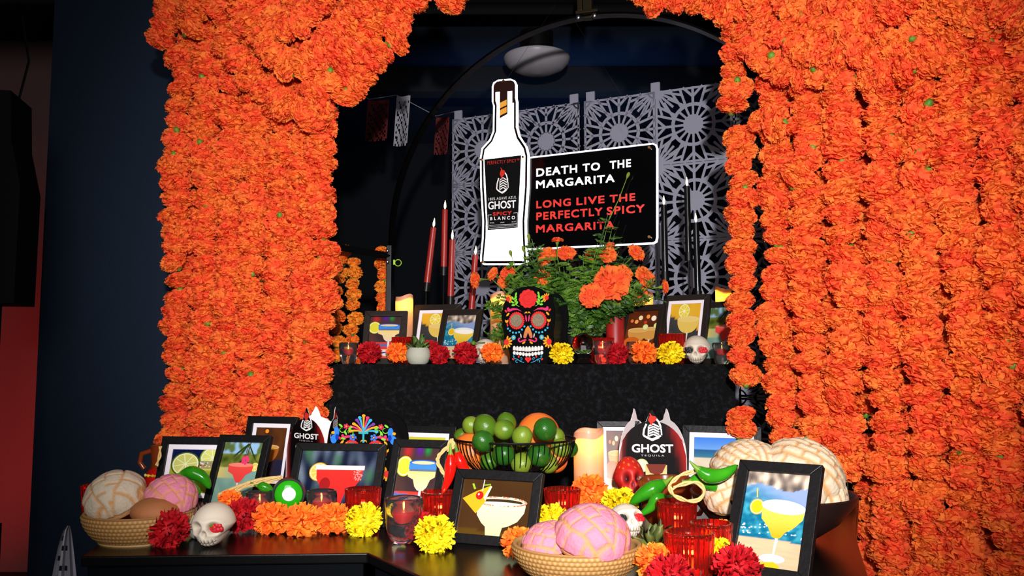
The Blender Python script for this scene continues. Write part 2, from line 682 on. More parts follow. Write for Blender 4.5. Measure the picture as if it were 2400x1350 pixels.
def art_red_drink(a):
    def f(x, y):
        c = mixc((24, 30, 50), (120, 134, 150), (nz(x * 2.4, y * .6, 4) - .35) * 2)
        c = mixc(c, (60, 110, 70), (nz(x * 2, y, 3, 9) - .55) * 3)
        return mixc(c, (14, 20, 60), .8 - y * 1.6)
    a.bg(f, 40, 20)
    lime_wheel(a, .26, .62, .13, 1.3, (206, 150, 20), (232, 196, 80))
    p = [(.22, .7), (.84, .7), (.82, .5), (.75, .36), (.64, .26), (.6, .05), (.5, 0), (.42, .05), (.4, .26), (.3, .36), (.24, .5)]
    a.poly(p, (222, 50, 44), (200, 40, 40))
    a.ell(.36, .4, .07, .12, (160, 30, 30))
    a.poly([(.21, .66), (.85, .66), (.85, .74), (.21, .74)], (244, 226, 220))
    random.seed(3)
    for i in range(60):
        a.ell(.72 + .11 * random.random(), .48 + .18 * random.random(), .008, .01, (246, 160, 150), n=5); a.k -= 1


def art_lime_mat(a):
    a.bg(lambda x, y: mixc((200, 196, 40), (222, 214, 70), nz(x, y, 3)))
    a.ell(.45, .6, .34, .25, (240, 240, 220))
    a.ell(.45, .58, .31, .2, (70, 130, 50))
    glass_coupe(a, .45, .5, .6, (210, 210, 90), (230, 230, 140), (240, 240, 220), 1)


def art_blue_rim(a):
    def f(x, y):
        c = mixc((46, 36, 44), (84, 58, 50), nz(x, y, 3))
        c = mixc(c, (190, 40, 40), 1 - math.hypot(x - .2, y - .95) * 6)
        c = mixc(c, (90, 30, 150), 1 - math.hypot(x - .5, y - .98) * 7)
        c = mixc(c, (20, 150, 60), 1 - math.hypot(x - .7, y - .97) * 9)
        if y < .4:
            k = (y + x * .05) * 16
            c = [(206, 60, 44), (220, 110, 80), (60, 70, 130), (226, 200, 190), (200, 60, 50), (90, 100, 160)][int(k) % 6]
        return c
    a.bg(f, 16, 70)
    lime_wheel(a, .16, .74, .2, .72, (190, 190, 40), (214, 206, 60), seg=False)
    a.poly([(.28, .74), (.96, .74), (.95, .6), (.84, .56), (.78, .46), (.7, .41), (.56, .41), (.48, .46), (.42, .56), (.28, .6)], (236, 206, 110), (214, 200, 170))
    a.poly([(.28, .7), (.96, .7), (.96, .8), (.28, .8)], (64, 130, 210))
    a.ell(.62, .8, .34, .035, (36, 96, 190))
    a.ell(.62, .795, .29, .025, (216, 196, 150))
    a.line([(.3, .69), (.96, .69)], .03, (90, 110, 130))
    a.line([(.63, .42), (.62, .12)], .06, (214, 210, 206), .04)
    a.ell(.62, .1, .2, .035, (220, 216, 210))


def art_orange_wedge(a):
    a.bg(lambda x, y: mixc((58, 36, 18), (74, 48, 24), nz(x, y, 2)) if y > .12 - x * .1 else (84, 60, 20))
    p = [(.24, .58), (.93, .58), (.92, .44), (.84, .28), (.72, .19), (.64, .16), (.62, 0), (.42, 0), (.4, .16), (.34, .22), (.26, .36)]
    a.poly(p, (214, 220, 176), (196, 206, 150))
    a.ell(.585, .62, .36, .085, (226, 190, 170))
    random.seed(4)
    for i in range(120):
        t = random.random() * 2 * pi
        a.ell(.585 + .345 * cos(t), .62 + .08 * sin(t), .012, .014, random.choice([(232, 110, 60), (240, 220, 200), (220, 150, 110)]), n=5); a.k -= 1
    a.ell(.585, .615, .3, .05, (60, 44, 26))
    a.ell(.57, .585, .3, .03, (206, 214, 190))
    a.poly([(.02, .64), (.2, .78), (.4, .9), (.36, .62), (.24, .38)], (242, 164, 34))
    a.poly([(.4, .9), (.32, .68), (.35, .62), (.42, .88)], (240, 236, 190))
    a.line([(.3, 1), (.29, .8)], .012, (220, 220, 220))
    a.line([(.14, .92), (.18, .82)], .03, (150, 180, 40))
    a.line([(.3, .9), (.4, .92)], .03, (120, 150, 40))
    a.ell(.26, .71, .055, .075, (214, 30, 24))
    a.ell(.245, .73, .014, .02, (250, 200, 190))


def art_brown_bar(a):
    a.bg(lambda x, y: mixc((54, 22, 12), (120, 56, 24), nz(x, y, 3)) if y > .18 else (190, 150, 100))
    for x, y, r, c in [(.42, .86, .07, (250, 220, 170)), (.3, .78, .06, (244, 170, 90)), (.66, .88, .06, (255, 150, 60)), (.85, .84, .08, (255, 235, 210)), (.15, .8, .05, (240, 120, 60)), (.6, .76, .05, (210, 60, 40))]:
        a.ell(x, y, r, r * .7, c)
    for cx, top, wd in ((.8, .62, .5), (.4, .6, .66)):
        glass_coupe(a, cx, top, wd, (206, 150, 70), (216, 170, 90), (226, 190, 130), .7, depth=.24, foot=.14)
        lime_wheel(a, cx + wd * .34, top + .06, .09, .7)
    a.ell(.25, .3, .3, .16, (200, 100, 30))


def art_beach(a):
    def f(x, y):
        if y > .72: return mixc((110, 160, 224), (70, 130, 220), (y - .72) * 4)
        if y > .5: return mixc((70, 130, 150), (40, 90, 140), (y - .5) * 5)
        return mixc((206, 190, 160), (226, 214, 190), nz(x, y, 6))
    a.bg(f, 16, 36)


def art_pool(a):
    def f(x, y):
        c = mixc((16, 100, 130), (60, 150, 170), (nz(x * 1.3, y * 3, 7) - .45) * 4)
        if y > .58: c = mixc(c, (130, 150, 190), (y - .5) * 3 + (x - .5))
        if y > .84 + .03 * sin(x * 7): c = mixc((90, 80, 74), (226, 206, 180), (nz(x, y, 9) - .3) * 2)
        if y < .3 - x * .02: c = mixc((196, 164, 126), (214, 184, 148), nz(x * .3, y * 3, 12))
        return c
    a.bg(f, 30, 60)
    random.seed(7)
    for i in range(46):
        a.ell(random.random(), .32 + .14 * random.random(), .016, .008, (226, 236, 240), n=6); a.k -= 1
    lime_wheel(a, .22, .62, .12, .72, (180, 150, 20), (222, 180, 30), seg=False)
    a.line([(.18, .82), (.2, .72)], .02, (200, 180, 60))
    p = [(.3, .66), (.98, .62), (.96, .52), (.82, .42), (.72, .38), (.66, .32), (.6, .3), (.52, .32), (.44, .42), (.32, .5)]
    a.poly(p, (228, 206, 90), (206, 160, 20))
    a.ell(.64, .64, .35, .075, (216, 220, 222), rot=-.04)
    a.ell(.65, .62, .31, .05, (236, 234, 220), rot=-.04)
    a.line([(.6, .31), (.58, .12)], .045, (206, 206, 206), .03)
    a.ell(.57, .1, .2, .045, (200, 204, 208))
    a.ell(.57, .1, .15, .03, (222, 216, 206))
    a.poly([(.36, 0), (.42, .05), (.6, .07), (.7, .03), (.7, 0)], (214, 180, 30))


def art_yellow_coupe(a):
    a.bg(lambda x, y: mixc((40, 42, 44), (74, 72, 70), nz(x, y, 4)) if y < .78 - x * .3 else mixc((214, 150, 30), (232, 190, 60), nz(x, y, 3)))
    lime_wheel(a, .45, .86, .2, .75, (200, 180, 40), (230, 206, 60))
    glass_coupe(a, .62, .7, .72, (222, 190, 90), (226, 200, 110), (226, 200, 150), .72, depth=.28, foot=.12)
    a.ell(.35, .05, .26, .14, (214, 160, 40))


# ------------------------------------------------------------------ ROOM SHELL
def struct(name, g, m, **k):
    return obj(name, g, m, kind='structure', **k)


struct('floor', G().box(0, 2.5, -.03, 8.4, 9, .06), mat('dark_floor', (16, 15, 16), .5, bump=.2))
struct('ceiling', G().box(0, 2.5, 2.98, 8.4, 9, .06), M_CEIL)
struct('wall_back', G().box(0, 7.03, 1.475, 8.4, .06, 3.0), M_DARK)
struct('wall_right', G().box(4.03, 2.5, 1.475, .06, 9, 2.95), M_DARK)
struct('wall_left', G().box(-4.03, 2.5, 1.475, .06, 9, 2.95), M_DARK)
# navy partition beside the left pillar and the plaster recess further back
xl = xat(97, 3.35, 1.5)
struct('wall_partition', G().box((xl - .98) / 2, 3.38, 1.475, -.98 - xl, .06, 2.95, bev=.008), M_NAVY)
struct('wall_recess', G().box(-3.35, 4.75, 1.475, 1.5, .06, 2.95), M_REDWALL)
# ceiling beams seen through the arch
for i, yy in enumerate((3.9, 5.2)):
    struct('trim_%d' % (i + 1), G().box(.2, yy, 2.87, 7.6, .14, .16, bev=.01), M_DARK)

# ------------------------------------------------------------------ TABLES
TABLE_POLY = [(-.838, 1.695), (-.285, 1.725), (-.03, 1.345), (.56, 1.34), (.735, 1.86), (1.0, 2.50), (1.0, 2.66), (-.98, 2.66)]


def flat_slab(poly, z0, z1):
    g = G()
    n = len(poly)
    g.add([(x, y, z0) for x, y in poly] + [(x, y, z1) for x, y in poly],
          [tuple(range(n - 1, -1, -1)), tuple(range(n, 2 * n))] + [(i, (i + 1) % n, n + (i + 1) % n, n + i) for i in range(n)])
    return g


t = thing('display_table', 'low black display table with a satin top and an angled front corner', 'table')
tt = obj('table_top', flat_slab(TABLE_POLY, TZ - .02, TZ), M_TABLE, t, smooth=False)
bv = tt.modifiers.new('b', 'BEVEL'); bv.width = .003; bv.segments = 2
n_ = len(TABLE_POLY)
for i in range(n_):
    a, b = V((*TABLE_POLY[i], 0)), V((*TABLE_POLY[(i + 1) % n_], 0))
    ctr = (a + b) / 2
    d = (b - a)
    inn = V((-d.y, d.x, 0)).normalized()
    ctr += inn * .022
    obj('side_panel', G().box(0, 0, 0, d.length - .02, .02, TZ - .02), M_NAVYPANEL, t, loc=(ctr.x, ctr.y, (TZ - .02) / 2), rot=(0, 0, math.atan2(d.y, d.x)), smooth=False)

# upper tier: box under crushed velvet
TX0, TX1, TY0, TY1 = xat(764, 2.72, UZ), xat(1722, 2.72, UZ), 2.72, 3.42
g = G()
nx, nzv = 150, 40
vsx = []; fsx = []
for j in range(nzv + 1):
    z = UZ - 1.115 * j / nzv
    for i in range(nx + 1):
        x = TX0 + (TX1 - TX0) * i / nx
        k = min(1, j / 10)
        y = TY0 - .004 * k * (1 + sin(x * 43 + 2 * noise.noise(V((x * 4, z * 2, 0))))) + .004 * noise.noise(V((x * 30, z * 30, 1))) * k
        vsx.append((x, y, z))
for j in range(nzv):
    for i in range(nx):
        q = j * (nx + 1) + i
        fsx.append((q, q + nx + 1, q + nx + 2, q + 1))
g.add(vsx, fsx)
g.box((TX0 + TX1) / 2, (TY0 + TY1) / 2 + .002, UZ / 2, TX1 - TX0 - .002, TY1 - TY0 - .012, UZ - .001)
g.box((TX0 + TX1) / 2, (TY0 + TY1) / 2, UZ - .003, TX1 - TX0, TY1 - TY0, .006, bev=.002)
t = thing('riser', 'tall rear tier draped in black crushed velvet', 'riser')
obj('velvet_drape', g, M_VELVET, t)

# ------------------------------------------------------------------ LATTICE SCREENS
LA = at(1060, 280, 4.2)
LB = at(1690, 190, 3.63)
ldir = V((LB.x - LA.x, LB.y - LA.y, 0)).normalized()
lyaw = math.atan2(ldir.y, ldir.x)


def on_plane(px, py, P, yaw):
    d = ray(px, py)
    nn = V((sin(yaw), -cos(yaw), 0))
    o = V((0, 0, CZ))
    t_ = (P - o).dot(nn) / d.dot(nn)
    q = o + d * t_
    return (q - P).dot(V((cos(yaw), sin(yaw), 0))), q.z


u1363, _ = on_plane(1358, 230, LA, lyaw)
T_ = u1363 / 2


def lattice_tile(T):
    g = G()
    th = .004

    def bar(x0, z0, x1, z1, wd):
        L = math.hypot(x1 - x0, z1 - z0)
        nx_, nz_ = -(z1 - z0) / L * wd / 2, (x1 - x0) / L * wd / 2
        g.prism([(x0 - nx_, z0 - nz_), (x1 - nx_, z1 - nz_), (x1 + nx_, z1 + nz_), (x0 + nx_, z0 + nz_)], 0, th)
    h = T / 2
    e = .028 * T
    for sgn in (-1, 1):
        bar(-h, sgn * (h - e / 2 - .001), h, sgn * (h - e / 2 - .001), e)
        bar(sgn * (h - e / 2 - .001), -h, sgn * (h - e / 2 - .001), h, e)
    g.prism([(.13 * T * cos(2 * pi * i / 28), .13 * T * sin(2 * pi * i / 28)) for i in range(28)], 0, th)
    n = 32
    for i in range(n):
        a0, a1 = 2 * pi * i / n, 2 * pi * (i + 1) / n
        r0, r1 = .245 * T, .29 * T
        g.prism([(r0 * cos(a0), r0 * sin(a0)), (r1 * cos(a0), r1 * sin(a0)), (r1 * cos(a1), r1 * sin(a1)), (r0 * cos(a1), r0 * sin(a1))], 0, th)
    for i in range(16):
        a = 2 * pi * i / 16
        bar(.12 * T * cos(a), .12 * T * sin(a), .26 * T * cos(a), .26 * T * sin(a), .03 * T)
    for i in range(4):
        a = pi / 2 * i
        c_, s_ = cos(a), sin(a)

        def rr(x, y):
            return (x * c_ - y * s_, x * s_ + y * c_)
        for x0, y0, x1, y1 in ((.28, 0, .5, 0), (.37, 0, .5, .13), (.37, 0, .5, -.13)):
            p, q = rr(x0 * T, y0 * T), rr(x1 * T, y1 * T)
            bar(*p, *q, .034 * T)
        for k in (-1, 1):      # diagonals from the ring that meet the corner bursts
            for x0, y0, x1, y1 in ((.27, .1 * k, .49, .17 * k), (.24, .15 * k, .5, .31 * k), (.25, .1 * k, .38, .33 * k)):
                p, q = rr(x0 * T, y0 * T), rr(x1 * T, y1 * T)
                bar(*p, *q, .032 * T)
        cx, cy = rr(.5 * T, .5 * T)
        base = a + pi
        g.prism([(cx, cy)] + [(cx + .1 * T * cos(base + pi / 2 * j / 8), cy + .1 * T * sin(base + pi / 2 * j / 8)) for j in range(9)], 0, th)
        for j in range(1, 6):
            an = base + pi / 2 * j / 6
            L = .36 if j in (1, 5) else .31 if j in (2, 4) else .34
            bar(cx + .08 * T * cos(an), cy + .08 * T * sin(an), cx + L * T * cos(an), cy + L * T * sin(an), .032 * T)
    return g.mesh('lattice_tile', M_GREY, smooth=False)


tile_me = lattice_tile(T_)
ztop = LA.z
for si, (u0, cols, lab) in enumerate(((0, 2, 'grey openwork sunburst lattice screen behind the bottle sign, left of the narrow gap'),
                                      (u1363 + .022, 3, 'grey openwork sunburst lattice screen behind the black taper candles, right of the narrow gap'))):
    org = LA + ldir * u0
    t = thing('lattice_screen', lab, 'screen', (org.x, org.y, 0), (0, 0, lyaw))
    for r_ in range(6):
        for c_ in range(cols):
            obj('lattice_tile', tile_me, parent=t, loc=((c_ + .5) * T_, 0, ztop - (r_ + .5) * T_))
    for u in ([.03, T_ * 2 - .03] if si == 0 else [.03, T_ + .0, T_ * 2]):
        obj('hanging_clip', G().box(u, .01, ztop + .012, .042, .012, .062, bev=.002), M_GREY, t, smooth=False)
    g = G()
    for u in (.02, cols * T_ - .02):
        g.box(u, .03, (ztop) / 2, .02, .02, ztop, bev=.002)
    obj('upright', g, M_METAL, t, smooth=False)

# ------------------------------------------------------------------ HOOP ARCH
HP = at(1350, 40, 3.3)
HY = R(-17)
uL, _ = on_plane(918, 540, HP, HY)
uT, zT = on_plane(1390, 38, HP, HY)
HR = uT - uL
hz = zT - HR
t = thing('hoop_arch', 'thin black metal hoop arch standing over the upper tier', 'arch', (HP.x + cos(HY) * uT, HP.y + sin(HY) * uT, 0), (0, 0, HY))
pts = []
for i in range(61):
    a = pi * i / 60
    pts.append((-HR * cos(a), hz + HR * sin(a)))
pts = [(-HR, .9 + (hz - .9) * i / 6) for i in range(6)] + pts + [(HR, hz - (hz - .0) * i / 6) for i in range(1, 7)]
pts[0] = (-HR, 0)
vs_ = []; fs_ = []
for i, (x, z) in enumerate(pts):
    x0, z0 = pts[max(i - 1, 0)]; x1, z1 = pts[min(i + 1, len(pts) - 1)]
    L = math.hypot(x1 - x0, z1 - z0)
    nx_, nz_ = (z1 - z0) / L * .004, -(x1 - x0) / L * .004
    vs_ += [(x - nx_, -.022, z - nz_), (x - nx_, .022, z - nz_), (x + nx_, .022, z + nz_), (x + nx_, -.022, z + nz_)]
for i in range(len(pts) - 1):
    for j in range(4):
        fs_.append((i * 4 + j, i * 4 + (j + 1) % 4, (i + 1) * 4 + (j + 1) % 4, (i + 1) * 4 + j))
obj('hoop_band', G().add(vs_, fs_), mat('hoop_metal', (60, 54, 46), .22, metal=1), t, smooth=False)
g = G()
for x in (-.055, .01):
    g.ball((x, -.028, hz + HR - .008), .011, .006, .011)
obj('bolt_head', g, M_STEEL, t)
g = G().box(-.02, 0, hz + HR + .2, .035, .035, .42, bev=.003).box(-.055, .01, hz + HR + .22, .02, .02, .38, bev=.003).box(-.02, 0, hz + HR + .012, .09, .06, .012, bev=.002)
obj('hanging_bracket', g, mat('bronze_bracket', (50, 40, 22), .35, metal=.6), t, smooth=False)

# side rail with bolts and green tape loop on the left, carrying the far marigold strings
PB = at(911, 660, 3.45)
t = thing('side_rail', 'black metal post and cross rail bolted together, right of the far marigold strings', 'frame', (PB.x, PB.y, 0))
zr = at(905, 598, 3.45).z
obj('post', G().box(0, 0, zr / 2 + .02, .02, .02, zr + .04, bev=.002), M_METAL, t, smooth=False)
p0 = at(780, 577, 3.3) - V((PB.x, PB.y, 0)); p1 = at(911, 600, 3.45) - V((PB.x, PB.y, 0))
g = G().tube([p0 + (p0 - p1) * .5, p1], .014, 4)
obj('cross_rail', g, M_METAL, t, smooth=False)
g = G()
for py in (588, 614):
    q = at(908, py, 3.43) - V((PB.x, PB.y, 0))
    g.ball((q.x, q.y - .005, q.z), .007, .004, .007)
obj('bolt_head', g, M_STEEL, t)
q = at(933, 616, 3.42)
g = G().tube([(q.x + .013 * cos(a * pi / 8), q.y, q.z + .013 * sin(a * pi / 8)) for a in range(17)], .0017, 6)
g.box(q.x - .016, q.y, q.z + .002, .006, .006, .02)
obj('tape_loop', g, mat('neon_green_plastic', (176, 226, 50), .5), label='neon green plastic ring hanging beside the black post', cat='ring')


# ------------------------------------------------------------------ MARIGOLD BLOOMS
def fib(n):
    ga = pi * (3 - math.sqrt(5))
    for i in range(n):
        z = 1 - 2 * (i + .5) / n
        r = math.sqrt(1 - z * z)
        yield V((r * cos(ga * i), r * sin(ga * i), z))


def bloom(seed, Rr=.045, flat=.72, n=210, pw=.3, curl=.2, base=.5, ns=3, notch=.12, calyx=True, lo=-1.1, mi=0, g=None, jit=.16, core=True, X=None):
    rnd = random.Random(seed)
    cr_ = max(.74, base + .2)
    g = g or G()
    if core:
        g.ball((0, 0, 0), Rr * cr_, Rr * cr_, Rr * cr_ * flat, 12, 8, mi, X=X)
    ss = (0, .55, 1)
    for d in fib(n):
        if d.z < lo:
            continue
        d = (d + V((rnd.gauss(0, jit), rnd.gauss(0, jit), rnd.gauss(0, jit))) * .6).normalized()
        t = V((rnd.gauss(0, 1), rnd.gauss(0, 1), rnd.gauss(0, .5)))
        t = (t - d * t.dot(d)).normalized()
        u = d.cross(t)
        k = 1 + rnd.uniform(-.12, .08)
        hw = Rr * pw * rnd.uniform(.8, 1.2)
        vs = []
        for si, s_ in enumerate(ss):
            rr_ = Rr * k * (base + (1 - base) * s_)
            wv = hw * (.35, .85, 1)[si]
            for w_ in (-1, -.35, .35, 1):
                p = d * rr_ + t * wv * w_ + u * Rr * (curl * s_ * s_ * (1 if rnd.random() < .9 else -1) + .1 * (w_ * w_) * (1 if s_ else 0))
                if si == 2:
                    p += d * Rr * notch * rnd.uniform(-1, .6)
                p.z *= flat
                vs.append(p)
        fs = []
        for a in range(2):
            for b in range(3):
                q = a * 4 + b
                fs.append((q, q + 1, q + 5, q + 4))
        g.add(vs, fs, mi, X=X)
    if calyx:
        zc = Rr * flat
        g.lathe([(.001, zc * 1.22), (Rr * .13, zc * 1.2), (Rr * .2, zc * .95), (Rr * .24, zc * .7)], 8, 1, X=X)
    return g


BLOOMS = [bloom(s_, Rr=.0475, n=300, pw=.2 + .02 * (s_ % 3), curl=.13, base=.66, notch=.09, flat=(.66, .74, .7, .8, .68)[s_ % 5]).mesh('marigold_bloom', [M_MARI, M_GREEN], 'all') for s_ in range(6)]
SMALLB = [bloom(40 + s_, n=110, pw=.3, flat=.8).mesh('marigold_bloom', [M_MARI2, M_GREEN], 'all') for s_ in range(2)]
M_STRING = mat('green_garland_thread', (60, 70, 40), .7)


def garland(path, label, group, pitch=.052, size=1.0, blooms=BLOOMS, seed=0, drop=0.0, breaks=()):
    """string of blooms threaded along a polyline of world points"""
    rnd = random.Random(seed)
    path = [V(p) for p in path]
    base = V((path[-1].x, path[-1].y, path[-1].z))
    t = thing('marigold_garland', label, 'garland', base, group=group)
    seg = [(path[i + 1] - path[i]).length for i in range(len(path) - 1)]
    tot = sum(seg)
    obj('thread', G().tube([p - base for p in path], .0012, 4), M_STRING, t)
    d = pitch * .5
    while d < tot - pitch * .2:
        q = d
        for i, L in enumerate(seg):
            if q <= L or i == len(seg) - 1:
                p = path[i].lerp(path[i + 1], min(1, q / L))
                ax = (path[i + 1] - path[i]).normalized()
                break
            q -= L
        d += pitch * rnd.uniform(.86, 1.16)
        if any(a < p.z < b for a, b in breaks):
            continue
        if rnd.random() < drop:
            continue
        s_ = size * rnd.uniform(.88, 1.16)
        j = V((rnd.gauss(0, .007), rnd.gauss(0, .008), 0))
        tilt = V((rnd.gauss(0, .22), rnd.gauss(0, .22), 0))
        if rnd.random() < .035:
            tilt = V((rnd.gauss(0, .3), -1.3, 0))
        zax = (-ax + tilt).normalized()
        if rnd.random() < .5:
            zax = -zax if abs(tilt.y) < 1 else zax
        qt = zax.to_track_quat('Z', 'Y').to_matrix().to_4x4() @ Matrix.Rotation(rnd.random() * 6.28, 4, 'Z')
        o = obj('marigold_bloom', rnd.choice(blooms), parent=t)
        e = qt.to_euler()
        o.location = p + j - base
        o.rotation_euler = e
        o.scale = (s_, s_, s_ * rnd.uniform(.85, 1.1))
    return t


ORD = ['leftmost', 'second', 'third', 'fourth', 'fifth', 'sixth', 'seventh', 'eighth', 'ninth', 'tenth', 'eleventh', 'twelfth']


# hanging frame behind the flowers
def pillarL(px):
    return 2.73 - .11 * (px - 400) / 390


def pillarR(px):
    return 2.56 - .50 * (px - 1735) / 665


ZTOP = 2.42
lp = [415, 474, 533, 592, 650, 705, 752]
for i, px in enumerate(lp):
    Y = pillarL(px)
    top = V((xat(px + (0, 2, 0, 3, 2, 0, 6)[i], Y, 1.6), Y, ZTOP))
    bot = V((xat(px - (4, 0, 2, 4, 2, -8, 8)[i], Y, 1.0), Y, .74 if px > 560 else .5))
    pth = [top.lerp(bot, k / 6) + V((.006 * sin(k * 2.1 + i), .01 * cos(k * 1.7 + i), 0)) for k in range(7)]
    n = ORD[i] if i == 0 else ORD[i]
    lab = ('leftmost' if i == 0 else ORD[i] + ' from the left') + ' of the hanging orange marigold strings on the left pillar'
    garland(pth, lab, 'hanging marigold strings of the left pillar', seed=i, size=1.0 if i else .98)
for i in range(6):
    px = (lp[i] + lp[i + 1]) / 2
    Y = pillarL(px) + .085
    pth = [(xat(px, Y, 1.6), Y, ZTOP), (xat(px, Y, 1.0), Y, .45)]
    garland(pth, 'rear marigold string between the %s and %s front strings of the left pillar' % (['leftmost', 'second', 'third', 'fourth', 'fifth', 'sixth', 'seventh'][i], ORD[i + 1]),
            'rear marigold strings of the left pillar', seed=20 + i, size=1.0, pitch=.06)

rp = [1738, 1818, 1900, 1985, 2072, 2162, 2256, 2352, 2440]
for i, px in enumerate(rp):
    Y = pillarR(px)
    zb = (CZ - .052, TZ + .06, TZ + .03, TZ + .03, .45, .4, .4, .4, .4)[i]
    dx = (6, 10, 0, -4, 6, 0, 4, -4, 0)[i]
    brk = ((1.84, 1.865), (1.045, 1.055)) if i == 0 else ((1.71, 1.74), (1.8, 1.83), (.97, .985)) if i == 1 else ()
    pth = [V((xat(px, Y, 1.6), Y, ZTOP)).lerp(V((xat(px + dx, Y, 1.0), Y, zb)), k / 7) + V(((.005 if i < 3 else .012) * sin(k * 1.9 + i * 2), .014 * cos(k * 2.3 + i), 0)) for k in range(8)]
    garland(pth, ('innermost' if i == 0 else ORD[i] + ' from the inner edge') + ' of the hanging orange marigold strings on the right pillar',
            'hanging marigold strings of the right pillar', seed=50 + i, size=(.93, .98, 1.08, 1.14, 1.12, 1.14, 1.14, 1.16, 1.16)[i], pitch=.052 if i < 2 else .056, breaks=brk)
# loose short piece under the innermost string
q0 = at(1735, 965, 2.52); q1 = at(1735, 1010, 2.52)
garland([q0 + V((0, 0, .01)), q1], 'short orange marigold tail hanging behind the beach photo frame', 'loose marigold tails', seed=77, pitch=.035, size=.9)
for i in range(1, 8):
    px = (rp[i] + rp[i + 1]) / 2
    Y = pillarR(px) + .1
    zb = TZ + .05 if px < 1990 else .4
    garland([(xat(px, Y, 1.6), Y, ZTOP), (xat(px, Y, 1.0), Y, zb)],
            'rear marigold string between the %s and %s front strings of the right pillar' % (ORD[i], ORD[i + 1]),
            'rear marigold strings of the right pillar', seed=80 + i, pitch=.062, drop=.04)


# draped swags over the top corners, in front of the strings
def px_path(pts, Yf, off=0):
    return [at(x, y, Yf(x) - off) for x, y in pts]


def YL(px):
    return pillarL(max(400, min(px, 820))) - .0


swL = [
    ([(1085, -45), (1050, 5), (1025, 22)], 'short marigold swag tip hanging alone at the top, left of the arch opening', .05),
    ([(1050, -80), (985, -30), (935, 40), (925, 95), (870, 150), (820, 205), (785, 262)], 'innermost marigold swag edging the left of the arch opening', .05),
    ([(985, -80), (905, -10), (865, 60), (830, 115), (780, 170), (740, 225), (735, 290)], 'second marigold swag out from the arch opening at upper left', .075),
    ([(900, -80), (840, 0), (795, 70), (740, 125), (700, 160), (660, 150), (610, 95), (575, 10), (560, -70)], 'drooping marigold swag that hangs in a U at upper left', .11),
    ([(800, -80), (750, 0), (700, 60), (655, 70), (620, 20), (600, -70)], 'inner short marigold swag nested in the U at upper left', .1),
    ([(760, 240), (700, 262), (650, 235), (600, 190), (550, 130), (525, 50), (515, -70)], 'diagonal marigold swag crossing under the U-shaped one at upper left', .075),
    ([(460, -70), (415, -10), (390, 45), (372, 98)], 'outermost marigold swag overhanging the left edge of the pillar top', .07),
    ([(520, -70), (480, -15), (445, 40), (425, 90)], 'second marigold swag from the left edge of the pillar top', .09),
]
for i, (p, lab, off) in enumerate(swL):
    garland(px_path(p, YL, off), lab, 'draped marigold swags at upper left', seed=120 + i, pitch=.047, size=1.0)


def YR(px):
    return pillarR(max(1700, px)) if px > 1700 else 2.56


swR = [
    ([(1440, -75), (1500, -30), (1530, -5), (1550, 0), (1600, -20), (1650, -60)], 'lowest dip of the marigold swag at the top centre right of the opening', .05),
    ([(1560, -60), (1620, -15), (1680, 22), (1740, 28), (1800, -10), (1850, -60)], 'marigold swag edging the upper right corner of the opening', .07),
    ([(1725, 60), (1770, 130), (1820, 155), (1860, 170), (1930, 175), (2000, 180), (2080, 175), (2150, 150), (2230, 100), (2290, 20), (2320, -70)], 'lowest of the wide U-shaped marigold swags on the right pillar', .07),
    ([(1760, 20), (1820, 80), (1880, 115), (1960, 130), (2050, 125), (2130, 90), (2200, 30), (2240, -70)], 'second lowest of the wide U-shaped marigold swags on the right pillar', .1),
    ([(1810, -30), (1860, 30), (1930, 70), (2010, 68), (2080, 35), (2140, -20), (2160, -80)], 'third lowest of the wide U-shaped marigold swags on the right pillar', .12),
    ([(1870, -70), (1930, 0), (2000, 10), (2060, -20), (2090, -80)], 'topmost of the wide U-shaped marigold swags on the right pillar', .13),
    ([(2420, 60), (2370, 30), (2340, -30), (2330, -80)], 'marigold swag at the far upper right corner', .07),
    ([(1775, 268), (1800, 298), (1830, 290)], 'single yellow-orange marigolds poking into the gap right of the innermost string', .04),
]
for i, (p, lab, off) in enumerate(swR):
    garland(px_path(p, YR, off), lab, 'draped marigold swags on the right pillar', seed=150 + i, pitch=.047, size=1.0)

g = G()
for px0, px1, Yf in ((370, 800, pillarL), (1700, 2470, pillarR)):
    a = V((xat(px0, Yf(px0), 1.9), Yf(px0) + .03, ZTOP + .01)); b = V((xat(px1, Yf(px1), 1.9), Yf(px1) + .03, ZTOP + .01))
    g.tube([a, b], .014, 8)
    for q in (a.lerp(b, .3), a.lerp(b, .6)):
        g.tube([V((q.x, q.y + .13, 0)), V((q.x, q.y + .13, ZTOP + .02))], .014, 8)
        g.tube([V((q.x, q.y + .13, ZTOP + .01)), V((q.x, q.y, ZTOP + .01))], .012, 8)
g.tube([V((xat(800, 2.6, 1.9), 2.63, ZTOP + .01)), V((xat(1700, 2.6, 1.9), 2.61, ZTOP + .01))], .014, 8)
t = thing('garland_stand', 'black pipe stand that carries the marigold garlands', 'stand')
obj('pipe_frame', g, M_METAL, t)

# far strings behind at left
for i, (px, y0, y1, Y) in enumerate(((790, 590, 850, 3.5), (829, 600, 850, 3.5), (893, 575, 735, 3.55), (805, 575, 640, 3.6))):
    a = at(px, y0, Y); b = at(px + 1, y1, Y)
    b.z = max(b.z, UZ + .02) if Y < 3.42 else b.z
    garland([a, V((b.x, b.y, b.z - .02))], ['far pale orange marigold string nearest the left pillar, behind the glass skull', 'far pale orange marigold string, second from the left pillar', 'far pale orange marigold string against the black post', 'short far marigold string under the cross rail'][i],
            'far marigold strings on the side rail', seed=200 + i, pitch=.048, size=.68, blooms=SMALLB)

